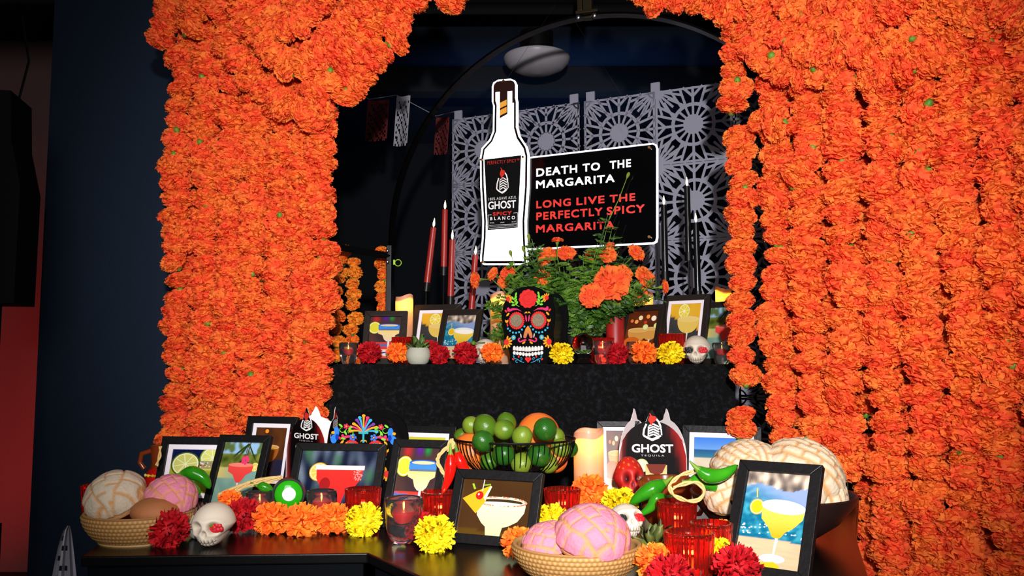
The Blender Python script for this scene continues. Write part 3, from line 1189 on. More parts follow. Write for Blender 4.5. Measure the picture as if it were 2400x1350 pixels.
# ------------------------------------------------------------------ SPEAKER, LAMP, PAPER FLAGS, BLACK WALL ITEMS
SY = 2.75
x1 = xat(82, SY + .1, 1.2)
t = thing('loudspeaker', 'tall black loudspeaker on a pole at the far left', 'speaker', (x1 - .17, SY + .05, 0), (0, 0, R(12)))
zs0, zs1 = at(40, 712, SY).z, at(40, 222, SY).z
prof = [(.15, zs0), (.152, zs0 + .38), (.118, zs1 - .16), (.11, zs1), (-.17, zs1), (-.17, zs0)]
obj('cabinet', G().prism(prof, -.12, .08), mat('black_speaker_shell', (4, 4, 5), .7, spec=.15), t, smooth=False)
obj('grille', G().box(-.03, -.123, (zs0 + zs1) / 2, .2, .006, (zs1 - zs0) * .9, bev=.002), mat('speaker_grille', (6, 6, 7), .6, spec=.2), t, smooth=False)
obj('pole', G().tube([(.04, .04, .02), (.04, .04, zs0)], .022, 14).tube([(.09, .04, .02), (.09, .04, .6)], .006, 6), mat('dark_steel_pole', (20, 20, 21), .3, metal=.6), t)
obj('base_plate', G().lathe([(.2, 0), (.2, .012), (.03, .02)], 28, X=Matrix.Translation((.04, .04, 0))), M_METAL, t)
obj('cable', G().tube([(.09, .0, zs1 + .3), (.12, .0, zs1 + .14), (.09, .0, zs1 - .02)], .004, 6), M_BLACK, t)

q = at(1258, 150, 4.6)
t = thing('ceiling_lamp', 'switched-off white dome ceiling lamp above the bottle sign', 'lamp', (q.x, q.y, 2.79))
r_ = 77 / F * 4.75
obj('dome_diffuser', G().lathe([(.001, -.075), (r_ * .45, -.066), (r_ * .78, -.045), (r_ * .95, -.015), (r_, .01), (r_ * .96, .022), (r_ * .5, .03)], 48), M_WHITE, t)
obj('mounting_plate', G().lathe([(r_ * .5, .028), (r_ * .5, .16)], 32), M_METAL, t)
obj('rim_ring', G().tube([((r_ - .006) * cos(a * pi / 24), (r_ - .006) * sin(a * pi / 24), .016) for a in range(49)], .006, 6), M_WHITE, t)


def paper_flag(px0, px1, py0, py1, Y, m, label, name='paper_flag', nx=14, nz_=20, seed=0, cat='paper flag'):
    rnd = random.Random(seed)
    a = at(px0, py0, Y); b = at(px1, py0, Y); c = at(px0, py1, Y)
    W = (b - a).length; H = a.z - c.z
    g = G()
    for i in range(nx):
        for j in range(nz_):
            edge = i in (0, nx - 1) or j < 2
            hole = (not edge) and ((i * 3 + j * 2) % 5 == 0 or (i + j * 3) % 7 == 1)
            scal = j >= nz_ - 1 and i % 3 == 1
            if hole or scal:
                continue
            x0, x1_ = i / nx * W, (i + 1) / nx * W
            z0, z1_ = -(j + 1) / nz_ * H, -j / nz_ * H
            bend = lambda x: .01 * sin(x / W * 5)
            g.add([(x0, bend(x0), z0), (x1_, bend(x1_), z0), (x1_, bend(x1_), z1_), (x0, bend(x0), z1_),
                   (x0, bend(x0) + .0006, z0), (x1_, bend(x1_) + .0006, z0), (x1_, bend(x1_) + .0006, z1_), (x0, bend(x0) + .0006, z1_)],
                  [(0, 1, 2, 3), (7, 6, 5, 4), (0, 4, 5, 1), (1, 5, 6, 2), (2, 6, 7, 3), (3, 7, 4, 0)])
    return obj(name, g, m, label=label, cat=cat, loc=a, rot=(0, .06, -.2), smooth=False)


BO = at(960, 215, 4.25)
bt = thing('paper_bunting', 'line of red and white cut-paper flags strung in the dark behind the arch', 'bunting', BO)
for o_, lb in ((paper_flag(862, 917, 235, 330, 4.3, M_PAPERR, None, cat=None), 'dark red flag'),
               (paper_flag(930, 965, 225, 342, 4.2, M_PAPERW, None, cat=None), 'white flag'),
               (paper_flag(1022, 1056, 275, 362, 4.4, M_PAPERR, None, seed=2, cat=None), 'dark red flag')):
    o_.parent = bt
    o_.location = o_.location - BO
    o_['label'] = lb
obj('string', G().tube([q - BO for q in (at(560, 120, 4.3), at(800, 190, 4.31), at(865, 233, 4.31), at(930, 223, 4.21), at(1022, 272, 4.41), at(1064, 262, 4.21))], .002, 5), M_PAPERW, bt)

# ------------------------------------------------------------------ HANGING SIGN
SP = at(1240, 400, 3.12)
SYAW = R(-21.5)


def sgn(px, py):
    return on_plane(px, py, SP, SYAW)


t = thing('hanging_sign', 'glowing bottle-shaped sign joined to a black board of lettering, hung on wires', 'sign', (SP.x, SP.y, 0), (0, 0, SYAW))
# rounded board
bx = [(1222, 372), (1530, 337), (1537, 340), (1540, 348), (1540, 556), (1538, 566), (1531, 570), (1224, 585)]
bp = [sgn(*p) for p in bx][::-1]
obj('board', G().prism(bp, 0, .008), M_ACRYL, t, smooth=False)


def strip(pts, wd, y0, y1, closed=False):
    g = G()
    n = len(pts)
    for i in range(n if closed else n - 1):
        (x0, z0), (x1, z1) = pts[i], pts[(i + 1) % n]
        L = math.hypot(x1 - x0, z1 - z0) or 1
        nx_, nz_ = -(z1 - z0) / L * wd / 2, (x1 - x0) / L * wd / 2
        ex, ez = (x1 - x0) / L * wd * .3, (z1 - z0) / L * wd * .3
        g.prism([(x0 - nx_ - ex, z0 - nz_ - ez), (x1 - nx_ + ex, z1 - nz_ + ez), (x1 + nx_ + ex, z1 + nz_ + ez), (x0 + nx_ - ex, z0 + nz_ - ez)], y0, y1)
    return g


obj('board_edge_light', strip([sgn(*p) for p in bx], .0052, -.003, .011), M_LEDE, t, smooth=False)
# bottle silhouette in photograph coordinates
left = [(1161, 203), (1163, 195), (1170, 191)]
half = [(1158, 206), (1158, 240), (1161, 250), (1160, 310), (1152, 330), (1134, 350), (1130, 372), (1131, 440), (1136, 520), (1135, 560), (1131, 600), (1131, 613), (1137, 620)]
halfr = [(1236, 620), (1238, 612), (1235, 560), (1234, 520), (1240, 440), (1241, 366), (1236, 346), (1220, 322), (1214, 300), (1214, 240), (1212, 232), (1212, 200), (1208, 192), (1200, 189), (1172, 191), (1161, 197)]
bott = [sgn(*p) for p in half + halfr]
obj('bottle_back_plate', G().prism(bott, -.012, -.004), M_ACRYL, t, smooth=False)


def inset(pts, k):
    out = []
    n = len(pts)
    for i in range(n):
        (x0, z0), (x1, z1), (x2, z2) = pts[i - 1], pts[i], pts[(i + 1) % n]
        tx, tz = x2 - x0, z2 - z0
        L = math.hypot(tx, tz) or 1
        out.append((x1 - tz / L * k, z1 + tx / L * k))
    return out


obj('bottle_edge_light', strip(bott, .0045, -.016, 0, True), M_LED, t, smooth=False)
ins = inset(bott, .012)
if abs(sum(ins[i][0] * ins[(i + 1) % len(ins)][1] - ins[(i + 1) % len(ins)][0] * ins[i][1] for i in range(len(ins)))) > abs(sum(bott[i][0] * bott[(i + 1) % len(bott)][1] - bott[(i + 1) % len(bott)][0] * bott[i][1] for i in range(len(bott)))):
    ins = inset(bott, -.012)
obj('bottle_face', G().prism(ins, -.0155, -.012), M_LED, t, smooth=False)
A = Art(1, 1, T=sgn, noclip=True)
# cap and stripe drawn on the glowing face
A.poly([(1161, 203), (1168, 194), (1200, 192), (1208, 198), (1208, 244), (1204, 244), (1204, 216), (1193, 217), (1193, 270), (1175, 280), (1175, 218), (1165, 219), (1164, 248), (1160, 248)], (40, 18, 12))
A.poly([(1175, 244), (1191, 236), (1191, 249), (1175, 257)], (240, 168, 60))
A.poly([(1175, 261), (1191, 253), (1191, 266), (1175, 274)], (240, 168, 60))
obj('cap_and_stripe', A.g, M_PRINT, t, label='dark cap with orange slanted stripe', loc=(0, -.0158, 0), smooth=False)
A = Art(1, 1, T=sgn, noclip=True)
A.poly([(1139, 376), (1225, 366), (1217, 535), (1147, 541)], (8, 8, 9))


def ltext(txt, x0, yb0, x1, yb1, h, col, bold=.01, sp=1.0, wt=0):
    A.text(txt, [(x0 + wt, yb0 - wt), (x1 - wt, yb1 - wt), (x0 + wt, yb0 - h + wt)], col, bold, sp, wt)


ltext('PERFECTLY SPICY\u2122', 1146, 388, 1221, 381.5, 8, (200, 50, 40), .0, 1.15)


def hand_logo(A, P, w=(245, 243, 240), r=(205, 50, 38)):
    """skeletal hand with crossed fingers holding a pepper; P maps unit box to drawing coordinates"""
    def L_(pts, wd, c):
        q = [P(*p) for p in pts]
        k = math.hypot(P(1, 0)[0] - P(0, 0)[0], P(1, 0)[1] - P(0, 0)[1])
        A.line(q, wd * k, c)
    L_([(.22, .62), (.1, .4), (.06, .16), (.16, .1)], .09, w)
    L_([(.62, .9), (.82, .72), (.92, .5), (.88, .4)], .09, w)
    L_([(.94, .42), (.96, .16)], .07, w)
    for k in range(5):
        y = .56 - .105 * k
        L_([(.34, y - .02), (.56, y + .06), (.84, y - .06)], .075, w)
    L_([(.32, .52), (.3, .1)], .06, w)
    L_([(.1, .12), (.48, -.02), (.92, .14)], .09, w)
    L_([(.2, .06), (.5, -.06), (.84, .06)], .06, w)
    p = [(.4, .66), (.3, .78), (.36, .92), (.44, 1.02), (.52, .95), (.66, .94), (.74, .84), (.62, .72), (.52, .66), (.5, .56), (.42, .58)]
    A.poly([P(*q_) for q_ in p], r)
    L_([(.44, .98), (.38, 1.06)], .06, r)


hand_logo(A, lambda x, y: (1166 + 30 * x, 452 - 54 * y - 3 * (x - .5)))
ltext('100% AGAVE AZUL', 1149, 472, 1214, 467, 6.5, (235, 235, 235), .0, 1.2)
ltext('GHOST', 1148, 493, 1213, 489, 18.5, (250, 250, 250), 0, 1.0, .4)
ltext('SPICY', 1159, 508, 1203, 505, 9, (205, 50, 40), 0, 1.2, .5)
ltext('BLANCO', 1153, 518, 1211, 515.5, 8, (240, 240, 240), 0, 1.7, .25)
A.line([(1156, 505), (1148, 505.6), (1150, 537), (1215, 532.5), (1217, 500), (1207, 501)], .8, (235, 235, 235))
A.line([(1150, 530), (1215, 526)], .8, (235, 235, 235))
ltext('750ML', 1152, 525.5, 1163, 525, 2.6, (220, 220, 220))
ltext('80 PROOF', 1177, 524.5, 1186, 524, 2.4, (220, 220, 220))
ltext('40% ALC', 1203, 523, 1213, 522, 2.4, (220, 220, 220))
ltext('TEQUILA PRODUCED IN JALISCO', 1152, 534.5, 1213, 530.5, 2.4, (200, 200, 200))
obj('bottle_label', A.g, M_PRINT, t, label='black bottle label with white and red lettering', loc=(0, -.0158, 0), smooth=False)
WH, RD = (255, 255, 255), (214, 50, 42)
M_SL = mat('sign_lettering', attr=True, rough=.4, emit=.25)  # slight emission brightens letters that give off no light themselves
def bl(x, L0):
    """baseline height at x for a line running (x0, y0) to (x1, y1)"""
    x0, y0, x1, y1 = L0
    return y0 + (y1 - y0) * (x - x0) / (x1 - x0)


for words_, L0, h, c in (((('DEATH', 1257, 1353), ('TO', 1365.5, 1406.5), ('THE', 1429, 1479)), (1256, 414.5, 1479, 391.5), 19, WH),
                         ((('MARGARITA', 1256.5, 1440.5),), (1256, 442.5, 1441, 427), 19, WH),
                         ((('LONG', 1257, 1338), ('LIVE', 1351, 1417), ('THE', 1429, 1489)), (1256, 489, 1489, 470.5), 18, RD),
                         ((('PERFECTLY', 1257, 1412), ('SPICY', 1422, 1511)), (1256, 517, 1512, 497.5), 19, RD),
                         ((('MARGARITA', 1256.5, 1440),), (1256, 546, 1440, 536), 18.5, RD)):
    for txt, xa, xb in words_:
        A = Art(1, 1, T=sgn, noclip=True)
        ltext(txt, xa, bl(xa, L0), xb, bl(xb, L0), h, c, 0, 1.15, .75)
        obj('lettering', A.g, M_SL, t, label=('white' if c == WH else 'red') + ' block capitals', loc=(0, -.0005, 0), smooth=False)
g = G()
for px, py in ((1523, 347), (1523, 556)):
    u, z = sgn(px, py)
    g.tube([(u, 0, z), (u, -.014, z)], .005, 10)
for px, py in ((1185, 193), (1133, 377), (1230, 371), (1136, 616)):
    u, z = sgn(px, py)
    g.tube([(u, -.012, z), (u, -.024, z)], .0045, 10)
obj('standoff_screw', g, mat('brass_standoff', (180, 130, 80), .3, metal=.9), t)


def w2(px, py, u=None):
    u_, z_ = sgn(px, py)
    return V((u_, -.01, z_))


inv = Matrix.Rotation(-SYAW, 4, 'Z') @ Matrix.Translation((-SP.x, -SP.y, 0))
hk1 = inv @ at(1302, 10, 3.28); hk2 = inv @ at(1345, 46, 3.28)
g = G().tube([w2(1187, 193), hk1], .0005, 4).tube([w2(1530, 338), hk2], .0005, 4)
obj('hanging_wire', g, M_STEEL, t)


# ------------------------------------------------------------------ PICTURE FRAMES
def picture(name_label, x, y, yaw, lean, w, h, art, base, border=.019, matw=0.0, m=M_BLACKWOOD, group=None, th=.016):
    t = thing('picture_frame', name_label, 'picture frame', (x, y, base + .001), (-lean, 0, yaw), group)
    t.rotation_mode = 'XYZ'
    t.rotation_euler = (Matrix.Rotation(yaw, 3, 'Z') @ Matrix.Rotation(-lean, 3, 'X')).to_euler()
    b = border
    g = G()
    o_ = [(-w / 2, 0), (w / 2, 0), (w / 2, h), (-w / 2, h)]
    i_ = [(-w / 2 + b, b), (w / 2 - b, b), (w / 2 - b, h - b), (-w / 2 + b, h - b)]
    for k in range(4):
        k2 = (k + 1) % 4
        o0, o1, i0, i1 = o_[k], o_[k2], i_[k], i_[k2]
        e = .0015
        for A_, B_ in ((0, 0),):
            vs = [(o0[0], 0, o0[1]), (o1[0], 0, o1[1]), (i1[0], .0, i1[1]), (i0[0], .0, i0[1]),
                  (o0[0], th, o0[1]), (o1[0], th, o1[1]), (i1[0], th, i1[1]), (i0[0], th, i0[1])]
            g.add(vs, [(0, 1, 2, 3), (7, 6, 5, 4), (0, 4, 5, 1), (3, 2, 6, 7), (1, 5, 6, 2), (0, 3, 7, 4)])
    fr = obj('frame_border', g, m, t, smooth=False)
    bv = fr.modifiers.new('b', 'BEVEL'); bv.width = .0012; bv.segments = 2
    yb = .006
    iw, ih = w - 2 * b, h - 2 * b
    if matw:
        gm = G()
        mo = [(-iw / 2 - .001, b - .001), (iw / 2 + .001, b - .001), (iw / 2 + .001, h - b + .001), (-iw / 2 - .001, h - b + .001)]
        mi_ = [(-iw / 2 + matw, b + matw), (iw / 2 - matw, b + matw), (iw / 2 - matw, h - b - matw), (-iw / 2 + matw, h - b - matw)]
        for k in range(4):
            k2 = (k + 1) % 4
            gm.add([(mo[k][0], yb - .001, mo[k][1]), (mo[k2][0], yb - .001, mo[k2][1]), (mi_[k2][0], yb - .001, mi_[k2][1]), (mi_[k][0], yb - .001, mi_[k][1]),
                    (mi_[k2][0], yb + .0008, mi_[k2][1]), (mi_[k][0], yb + .0008, mi_[k][1])], [(0, 1, 2, 3), (3, 2, 4, 5)])
        obj('mount_board', gm, mat('white_mount_board', (240, 232, 238), .7), t, smooth=False)
    pw, ph = iw - 2 * matw, ih - 2 * matw
    A = Art(pw, ph)
    art(A)
    obj('photograph', A.g, M_PHOTO, t, loc=(-pw / 2, yb + .0016, b + matw), smooth=False)
    obj('backing_board', G().box(0, th - .004, h / 2, w - .02, .003, h - .02), M_BLACK, t, smooth=False)
    # easel leg reaching back to the surface
    L = h * .72
    ang = 2 * lean
    obj('easel_leg', G().prism([(-.012, 0), (.012, 0), (.012, L), (-.012, L)], 0, .003), M_BLACK, t,
        loc=(0, th + L * math.sin(ang) * 1.0, (L * (1 - cos(ang))) * 0 + L * 0 + .002 * 0 + (h * .72 - L * cos(ang))), rot=(ang, 0, 0), smooth=False)
    return t


PF = picture
PF('landscape frame with white mount, lime slices over green drink, farthest left', -.826, 2.272, -.134, .26, .255, .182, art_lime_green, TZ, .021, .013)
PF('narrow portrait frame of a pink margarita on a palm beach', -.722, 2.263 - .06, -.227, .40, .150, .2, art_beach_pink, TZ, .019, 0)
PF('back frame with white mount half hidden by the pink beach picture', -.735, 2.55, -.285, .22, .17, .218, art_amber, TZ, .021, .012)
PF('landscape frame of a bright red drink with lemon slice', -.452, 2.155, -.138, .42, .24, .183, art_red_drink, TZ, .019, 0)
PF('back frame with white mount and lime drink, left of the fruit bowl', -.272, 2.585, -.338, .17, .20, .186, art_lime_mat, TZ, .021, .013)
PF('tall portrait frame of a blue-rimmed margarita beside the red chilies', -.236, 1.967, -.287, .362, .139, .207, art_blue_rim, TZ, .019, 0)
PF('landscape frame of a pale cocktail with orange wedge and cherry', -.05, 1.793, -.392, .374, .201, .156, art_orange_wedge, TZ, .020, 0)
PF('mounted portrait frame of bar margaritas, right of the lit pillar candle', .302, 2.43, -.058, .22, .123, .212, art_brown_bar, TZ, .017, .010)
PF('back frame with white mount showing an empty beach', .604, 2.513, -.388, .2, .229, .192, art_beach, TZ, .021, .014)
PF('big portrait frame of a yellow margarita by a pool, nearest the right end', .437, 1.527, -.627, .515, .156, .218, art_pool, TZ, .020, 0)
MU = M_FRAMEUP
PF('upper tier frame of a blue-rimmed margarita, leftmost', -.434, 2.864, -.05, .30, .147, .19, art_blue_rim, UZ, .020, 0, MU)
PF('upper tier mounted frame of a yellow coupe, second from left', -.290, 3.04, -.292, .30, .181, .226, art_yellow_coupe, UZ, .021, .012, MU)
PF('upper tier frame of a poolside margarita, left of the skull box', -.196, 2.863, -.376, .36, .150, .2, art_pool, UZ, .020, 0, MU)
PF('upper tier frame of margaritas at a bar, right of the red pillar candle', .412, 2.90, -.80, .30, .17, .212, art_brown_bar, UZ, .020, 0, MU)
PF('upper tier mounted frame of a yellow coupe, behind the ceramic skull', .590, 3.03, -.62, .30, .181, .262, art_yellow_coupe, UZ, .021, .012, MU)
PF('upper tier frame of a pink beach drink, rightmost behind the strings', .715, 2.97, -.80, .26, .165, .228, art_beach_pink, UZ, .020, 0, MU)


# ------------------------------------------------------------------ SUGAR SKULL BOXES
# outline and drawing in the pixel frame of a close view: x 75..905, y 50..1225
SK = [(790, 1225), (800, 1150), (815, 1040), (850, 990), (880, 940), (888, 860), (880, 740), (900, 640), (912, 520), (905, 400), (870, 270), (800, 170), (700, 95), (590, 55), (490, 48), (380, 62), (270, 115), (180, 190), (110, 300), (80, 420), (76, 520), (90, 630), (118, 730), (115, 860), (130, 950), (190, 1010), (210, 1120), (235, 1225)]
SKW, SKH = .188, .255


def skmap(x, y):
    return ((x - 490) / 835 * SKW, (1225 - y) / 1177 * SKH)


RED, PINK, YEL, CY, GRN, WHT = (226, 50, 48), (222, 56, 110), (240, 164, 40), (60, 176, 214), (130, 210, 60), (238, 232, 224)


def curl(A, cx, cy, r, a0, turns, wd, c, s=1, shrink=.75):
    pts = []
    for i in range(13):
        t = i / 12
        a = a0 + s * turns * 2 * pi * t
        rr_ = r * (1 - shrink * t)
        pts.append((cx + rr_ * cos(a), cy + rr_ * sin(a)))
    A.line(pts, wd, c, wd * .6)


def daisy(A, cx, cy, r, a0, a1, n, petal, core, rc):
    for i in range(n):
        a = R(a0 + (a1 - a0) * i / (n - 1))
        A.ell(cx + r * .7 * cos(a), cy + r * .7 * sin(a), r * .34, r * .15, petal, rot=a, n=12)
    A.ell(cx, cy, rc, rc * 1.2, core)


def skull_face(A, top):
    def both(fn):
        fn(lambda x: x)
        fn(lambda x: 980 - x)
    for f in (lambda x: x, lambda x: 980 - x):
        sg = 1 if f(1) == 1 else -1
        # brow
        A.poly([(f(160), 372), (f(185), 358), (f(205), 385), (f(260), 374), (f(330), 384), (f(400), 430), (f(330), 405), (f(260), 408), (f(200), 430), (f(165), 420)], PINK)
        A.ell(f(143), 418, 26, 15, RED, rot=.9 * sg)
        A.ell(f(175), 470, 34, 15, YEL, rot=-.8 * sg)
        A.poly([(f(128), 545), (f(145), 560), (f(165), 560), (f(182), 545), (f(180), 585), (f(155), 600), (f(132), 585)], YEL)
        A.ell(f(168), 628, 12, 28, RED, rot=-.2 * sg)
        # scalloped eye ring
        for i in range(24):
            a = 2 * pi * i / 24
            A.ell(f(315) + 112 * cos(a), 567 + 120 * sin(a), 15, 15, RED, n=9)
        A.ell(f(315), 567, 108, 116, RED)
        A.ell(f(315), 567, 92, 100, (110, 96, 84))
        # between the eyes
        A.poly([(f(440), 470), (f(450), 438), (f(480), 432), (f(484), 462), (f(465), 450)], YEL)
        A.ell(f(466), 535, 12, 52, PINK, rot=-.12 * sg)
        # dots
        for x, y in ((177, 685), (211, 718), (258, 746), (308, 752), (356, 742), (401, 704), (440, 657)):
            A.ell(f(x), y, 16, 16, CY, n=14)
        # little blue flower
        for i in range(8):
            a = 2 * pi * i / 8
            A.ell(f(267) + 24 * cos(a), 822 + 26 * sin(a), 13, 13, CY, n=10)
        A.ell(f(267), 822, 15, 15, (236, 196, 60), n=12)
        # sunflowers at the cheek
        daisy(A, f(152), 890, 96, -75 if sg > 0 else 255, 115 if sg > 0 else 65, 7, YEL, RED, 38)
        # side of nose
        A.ell(f(385), 795, 8, 34, WHT, rot=-.15 * sg)
        A.line([(f(470), 858), (f(420), 868), (f(375), 890), (f(345), 868), (f(352), 835), (f(375), 838)], 26, PINK, 20)
        A.ell(f(430), 902, 30, 14, YEL, rot=-.6 * sg)
        # chin scrolls
        curl(A, f(282), 1100, 26, -.6 if sg > 0 else 3.7, .8, 11, CY, -sg)
        A.line([(f(262), 1110), (f(285), 1140), (f(330), 1150), (f(380), 1185), (f(435), 1200)], 10, CY, 8)
        curl(A, f(320), 1175, 26, 1, .8, 10, CY, sg)
        curl(A, f(385), 1140, 26, 2, .8, 10, CY, -sg)
        A.ell(f(350), 1112, 13, 18, RED)
        A.ell(f(262), 1150, 20, 13, RED, rot=.6 * sg)
    # nose
    A.poly([(500, 645), (535, 690), (565, 770), (572, 820), (555, 836), (530, 830), (500, 745), (472, 830), (445, 836), (426, 820), (435, 770), (462, 690)], (232, 150, 50), (200, 110, 90))
    # teeth
    for i in range(10):
        x = 284 + i * 48
        k = 1 - abs(i - 4.5) / 9
        yb = 26 * (1 - (abs(i - 4.5) / 4.5) ** 2)
        for r_ in (0, 1):
            hh = 38 * (.75 + .4 * k)
            y0 = 952 + yb * .3 + (r_ * (hh * 1.9) if r_ else 0)
            A.ell(x, y0 + hh * .9, 23, hh * (1 if r_ == 0 else .72), WHT, n=14)
            if r_ == 0:
                A.rect(x - 22, y0 + hh, x + 22, y0 + hh * 1.75, WHT)
    A.line([(270, 1012), (380, 1030), (500, 1040), (620, 1030), (735, 1012)], 5, (40, 36, 36))
    # heart
    A.ell(480, 1145, 27, 25, RED); A.ell(525, 1145, 27, 25, RED)
    A.poly([(455, 1152), (550, 1152), (502, 1206)], RED)
    top(A)


def top_rose(A):
    for f in (lambda x: x, lambda x: 980 - x):
        sg = 1 if f(1) == 1 else -1
        A.line([(f(310), 150), (f(285), 240), (f(300), 320), (f(365), 355)], 9, GRN, 7)
        for x, y, a in ((312, 165, 1.3), (262, 225, -1.1), (308, 215, 1.0), (255, 285, -.5), (312, 262, 1.2), (270, 330, 0), (325, 300, 1.0)):
            A.ell(f(x), y, 30, 15, GRN, rot=(-a if sg > 0 else a), n=14)
        daisy(A, f(185), 235, 70, -120 if sg > 0 else 300, 60 if sg > 0 else 120, 7, YEL, RED, 30)
    for i in range(11):
        a = 2 * pi * i / 11 + .2
        A.ell(503 + 100 * cos(a), 240 + 100 * sin(a), 44, 44, RED, n=16)
    A.ell(503, 240, 108, 108, RED)
    for k, (r_, a0) in enumerate(((30, 0), (55, 1), (80, 2.2), (105, .5), (68, 3.8), (95, 4.6))):
        curl(A, 503, 235, r_, a0, .28, 3.5, (120, 20, 26), 1, .1)


def top_feathers(A):
    for i, (a, L, c) in enumerate(((165, 230, YEL), (150, 250, PINK), (135, 235, YEL), (118, 245, (120, 60, 160)), (105, 255, CY), (90, 265, YEL), (75, 255, PINK), (62, 245, CY), (45, 235, (120, 60, 160)), (30, 250, YEL), (15, 230, CY))):
        a = R(a)
        x, y = 490, 330
        p = [(x + L * t * cos(a), y - L * t * sin(a) - 40 * t * (1 - t) + 60 * t * t * abs(cos(a))) for t in (0, .3, .6, .85, 1)]
        A.line(p[:4], 10, c, 34)
        A.ell(p[3][0], p[3][1], 26, 20, c)
    A.rect(476, 260, 504, 470, (60, 176, 190)); A.rect(420, 320, 560, 350, (60, 176, 190))
    A.ell(478, 510, 25, 25, RED); A.ell(516, 510, 25, 25, RED); A.poly([(454, 518), (541, 518), (497, 566)], RED)
    for f in (lambda x: x, lambda x: 980 - x):
        for cx, cy, r_, c in ((340, 400, 34, (60, 120, 220)), (240, 250, 26, (226, 50, 90))):
            for i in range(5):
                a = 2 * pi * i / 5
                A.ell(f(cx) + r_ * cos(a), cy + r_ * sin(a), r_ * .55, r_ * .55, c, n=12)
            A.ell(f(cx), cy, 12, 12, YEL)
        curl(A, f(180), 290, 60, 0, .8, 12, GRN, 1)
        curl(A, f(290), 330, 60, 1, .8, 12, GRN, -1)
        for x, y, a in ((160, 240, .6), (300, 270, -.6), (230, 340, 1), (200, 420, .2)):
            A.ell(f(x), y, 34, 15, GRN, rot=a)
        A.ell(f(100), 330, 40, 70, (50, 130, 240)); A.ell(f(60), 430, 46, 60, (50, 130, 240)); A.ell(f(110), 400, 26, 44, (20, 60, 170)); A.ell(f(50), 340, 26, 20, YEL)
        A.ell(f(250), 490, 15, 22, YEL)
        A.ell(f(190), 500, 26, 14, PINK, rot=.5)


def skull_box(label, loc, yaw, top, scale=1):
    t = thing('skull_box', label, 'box', loc, (0, 0, yaw), None, scale)
    pl = [skmap(*p) for p in SK]
    for i, yy in enumerate((0, .125)):
        obj('front_plate' if i == 0 else 'rear_plate', G().prism(pl, yy, yy + .006), mat('matte_black_card', (4, 4, 5), .7, spec=.1), t, smooth=False)
    g = G()
    ins_ = [(x * .86, .004 + z * .9) for x, z in pl]
    n = len(ins_)
    for i in range(n):
        (x0, z0), (x1, z1) = ins_[i], ins_[(i + 1) % n]
        g.add([(x0, .006, z0), (x1, .006, z1), (x1, .125, z1), (x0, .125, z0)], [(0, 1, 2, 3)])
    obj('side_band', g, mat('satin_black_band', (24, 22, 24), .28), t, smooth='all')
    A = Art(1, 1, T=skmap, noclip=True)
    skull_face(A, top)
    obj('painted_face', A.g, M_PRINT, t, loc=(0, -.0004, 0), smooth=False)
    for cx in (315, 665):
        g = G()
        x, z = skmap(cx, 567)
        g.prism([(x + 92 / 835 * SKW * cos(a * pi / 12), z + 92 / 835 * SKW * sin(a * pi / 12)) for a in range(24)], -.006, -.004)
        obj('glitter_eye', g, M_GLIT, t, smooth=False)
    return t


Yb = 2.79
skull_box('black sugar-skull box with a red rose on its forehead, centre of the upper tier', (xat(1237, Yb, UZ), Yb, UZ), R(-24), top_rose)
skull_box('black sugar-skull box with a feather fan and cross, low behind the red drink picture', (xat(848, 2.4, TZ), 2.42, TZ), R(-14), top_feathers, .93)


# ------------------------------------------------------------------ TABLE TENT CARDS
def card_outline(W, H, sp):
    p = [(-W / 2, 0), (W / 2, 0), (W / 2, H * .52)]
    for i in range(1, 8):
        a = pi / 2 * i / 8
        p.append((W / 2 * cos(a), H * .52 + H * .48 * sin(a)))
    p += [(W * .09, H * .995), (W * .07, H * 1.05), (W * .035, H * 1.09), (W * .01, H + sp), (-W * .02, H + sp * .9), (-W * .05, H * 1.08), (-W * .09, H * .995)]
    for i in range(7, 0, -1):
        a = pi / 2 * i / 8
        p.append((-W / 2 * cos(a), H * .52 + H * .48 * sin(a)))
    p.append((-W / 2, H * .52))
    return p


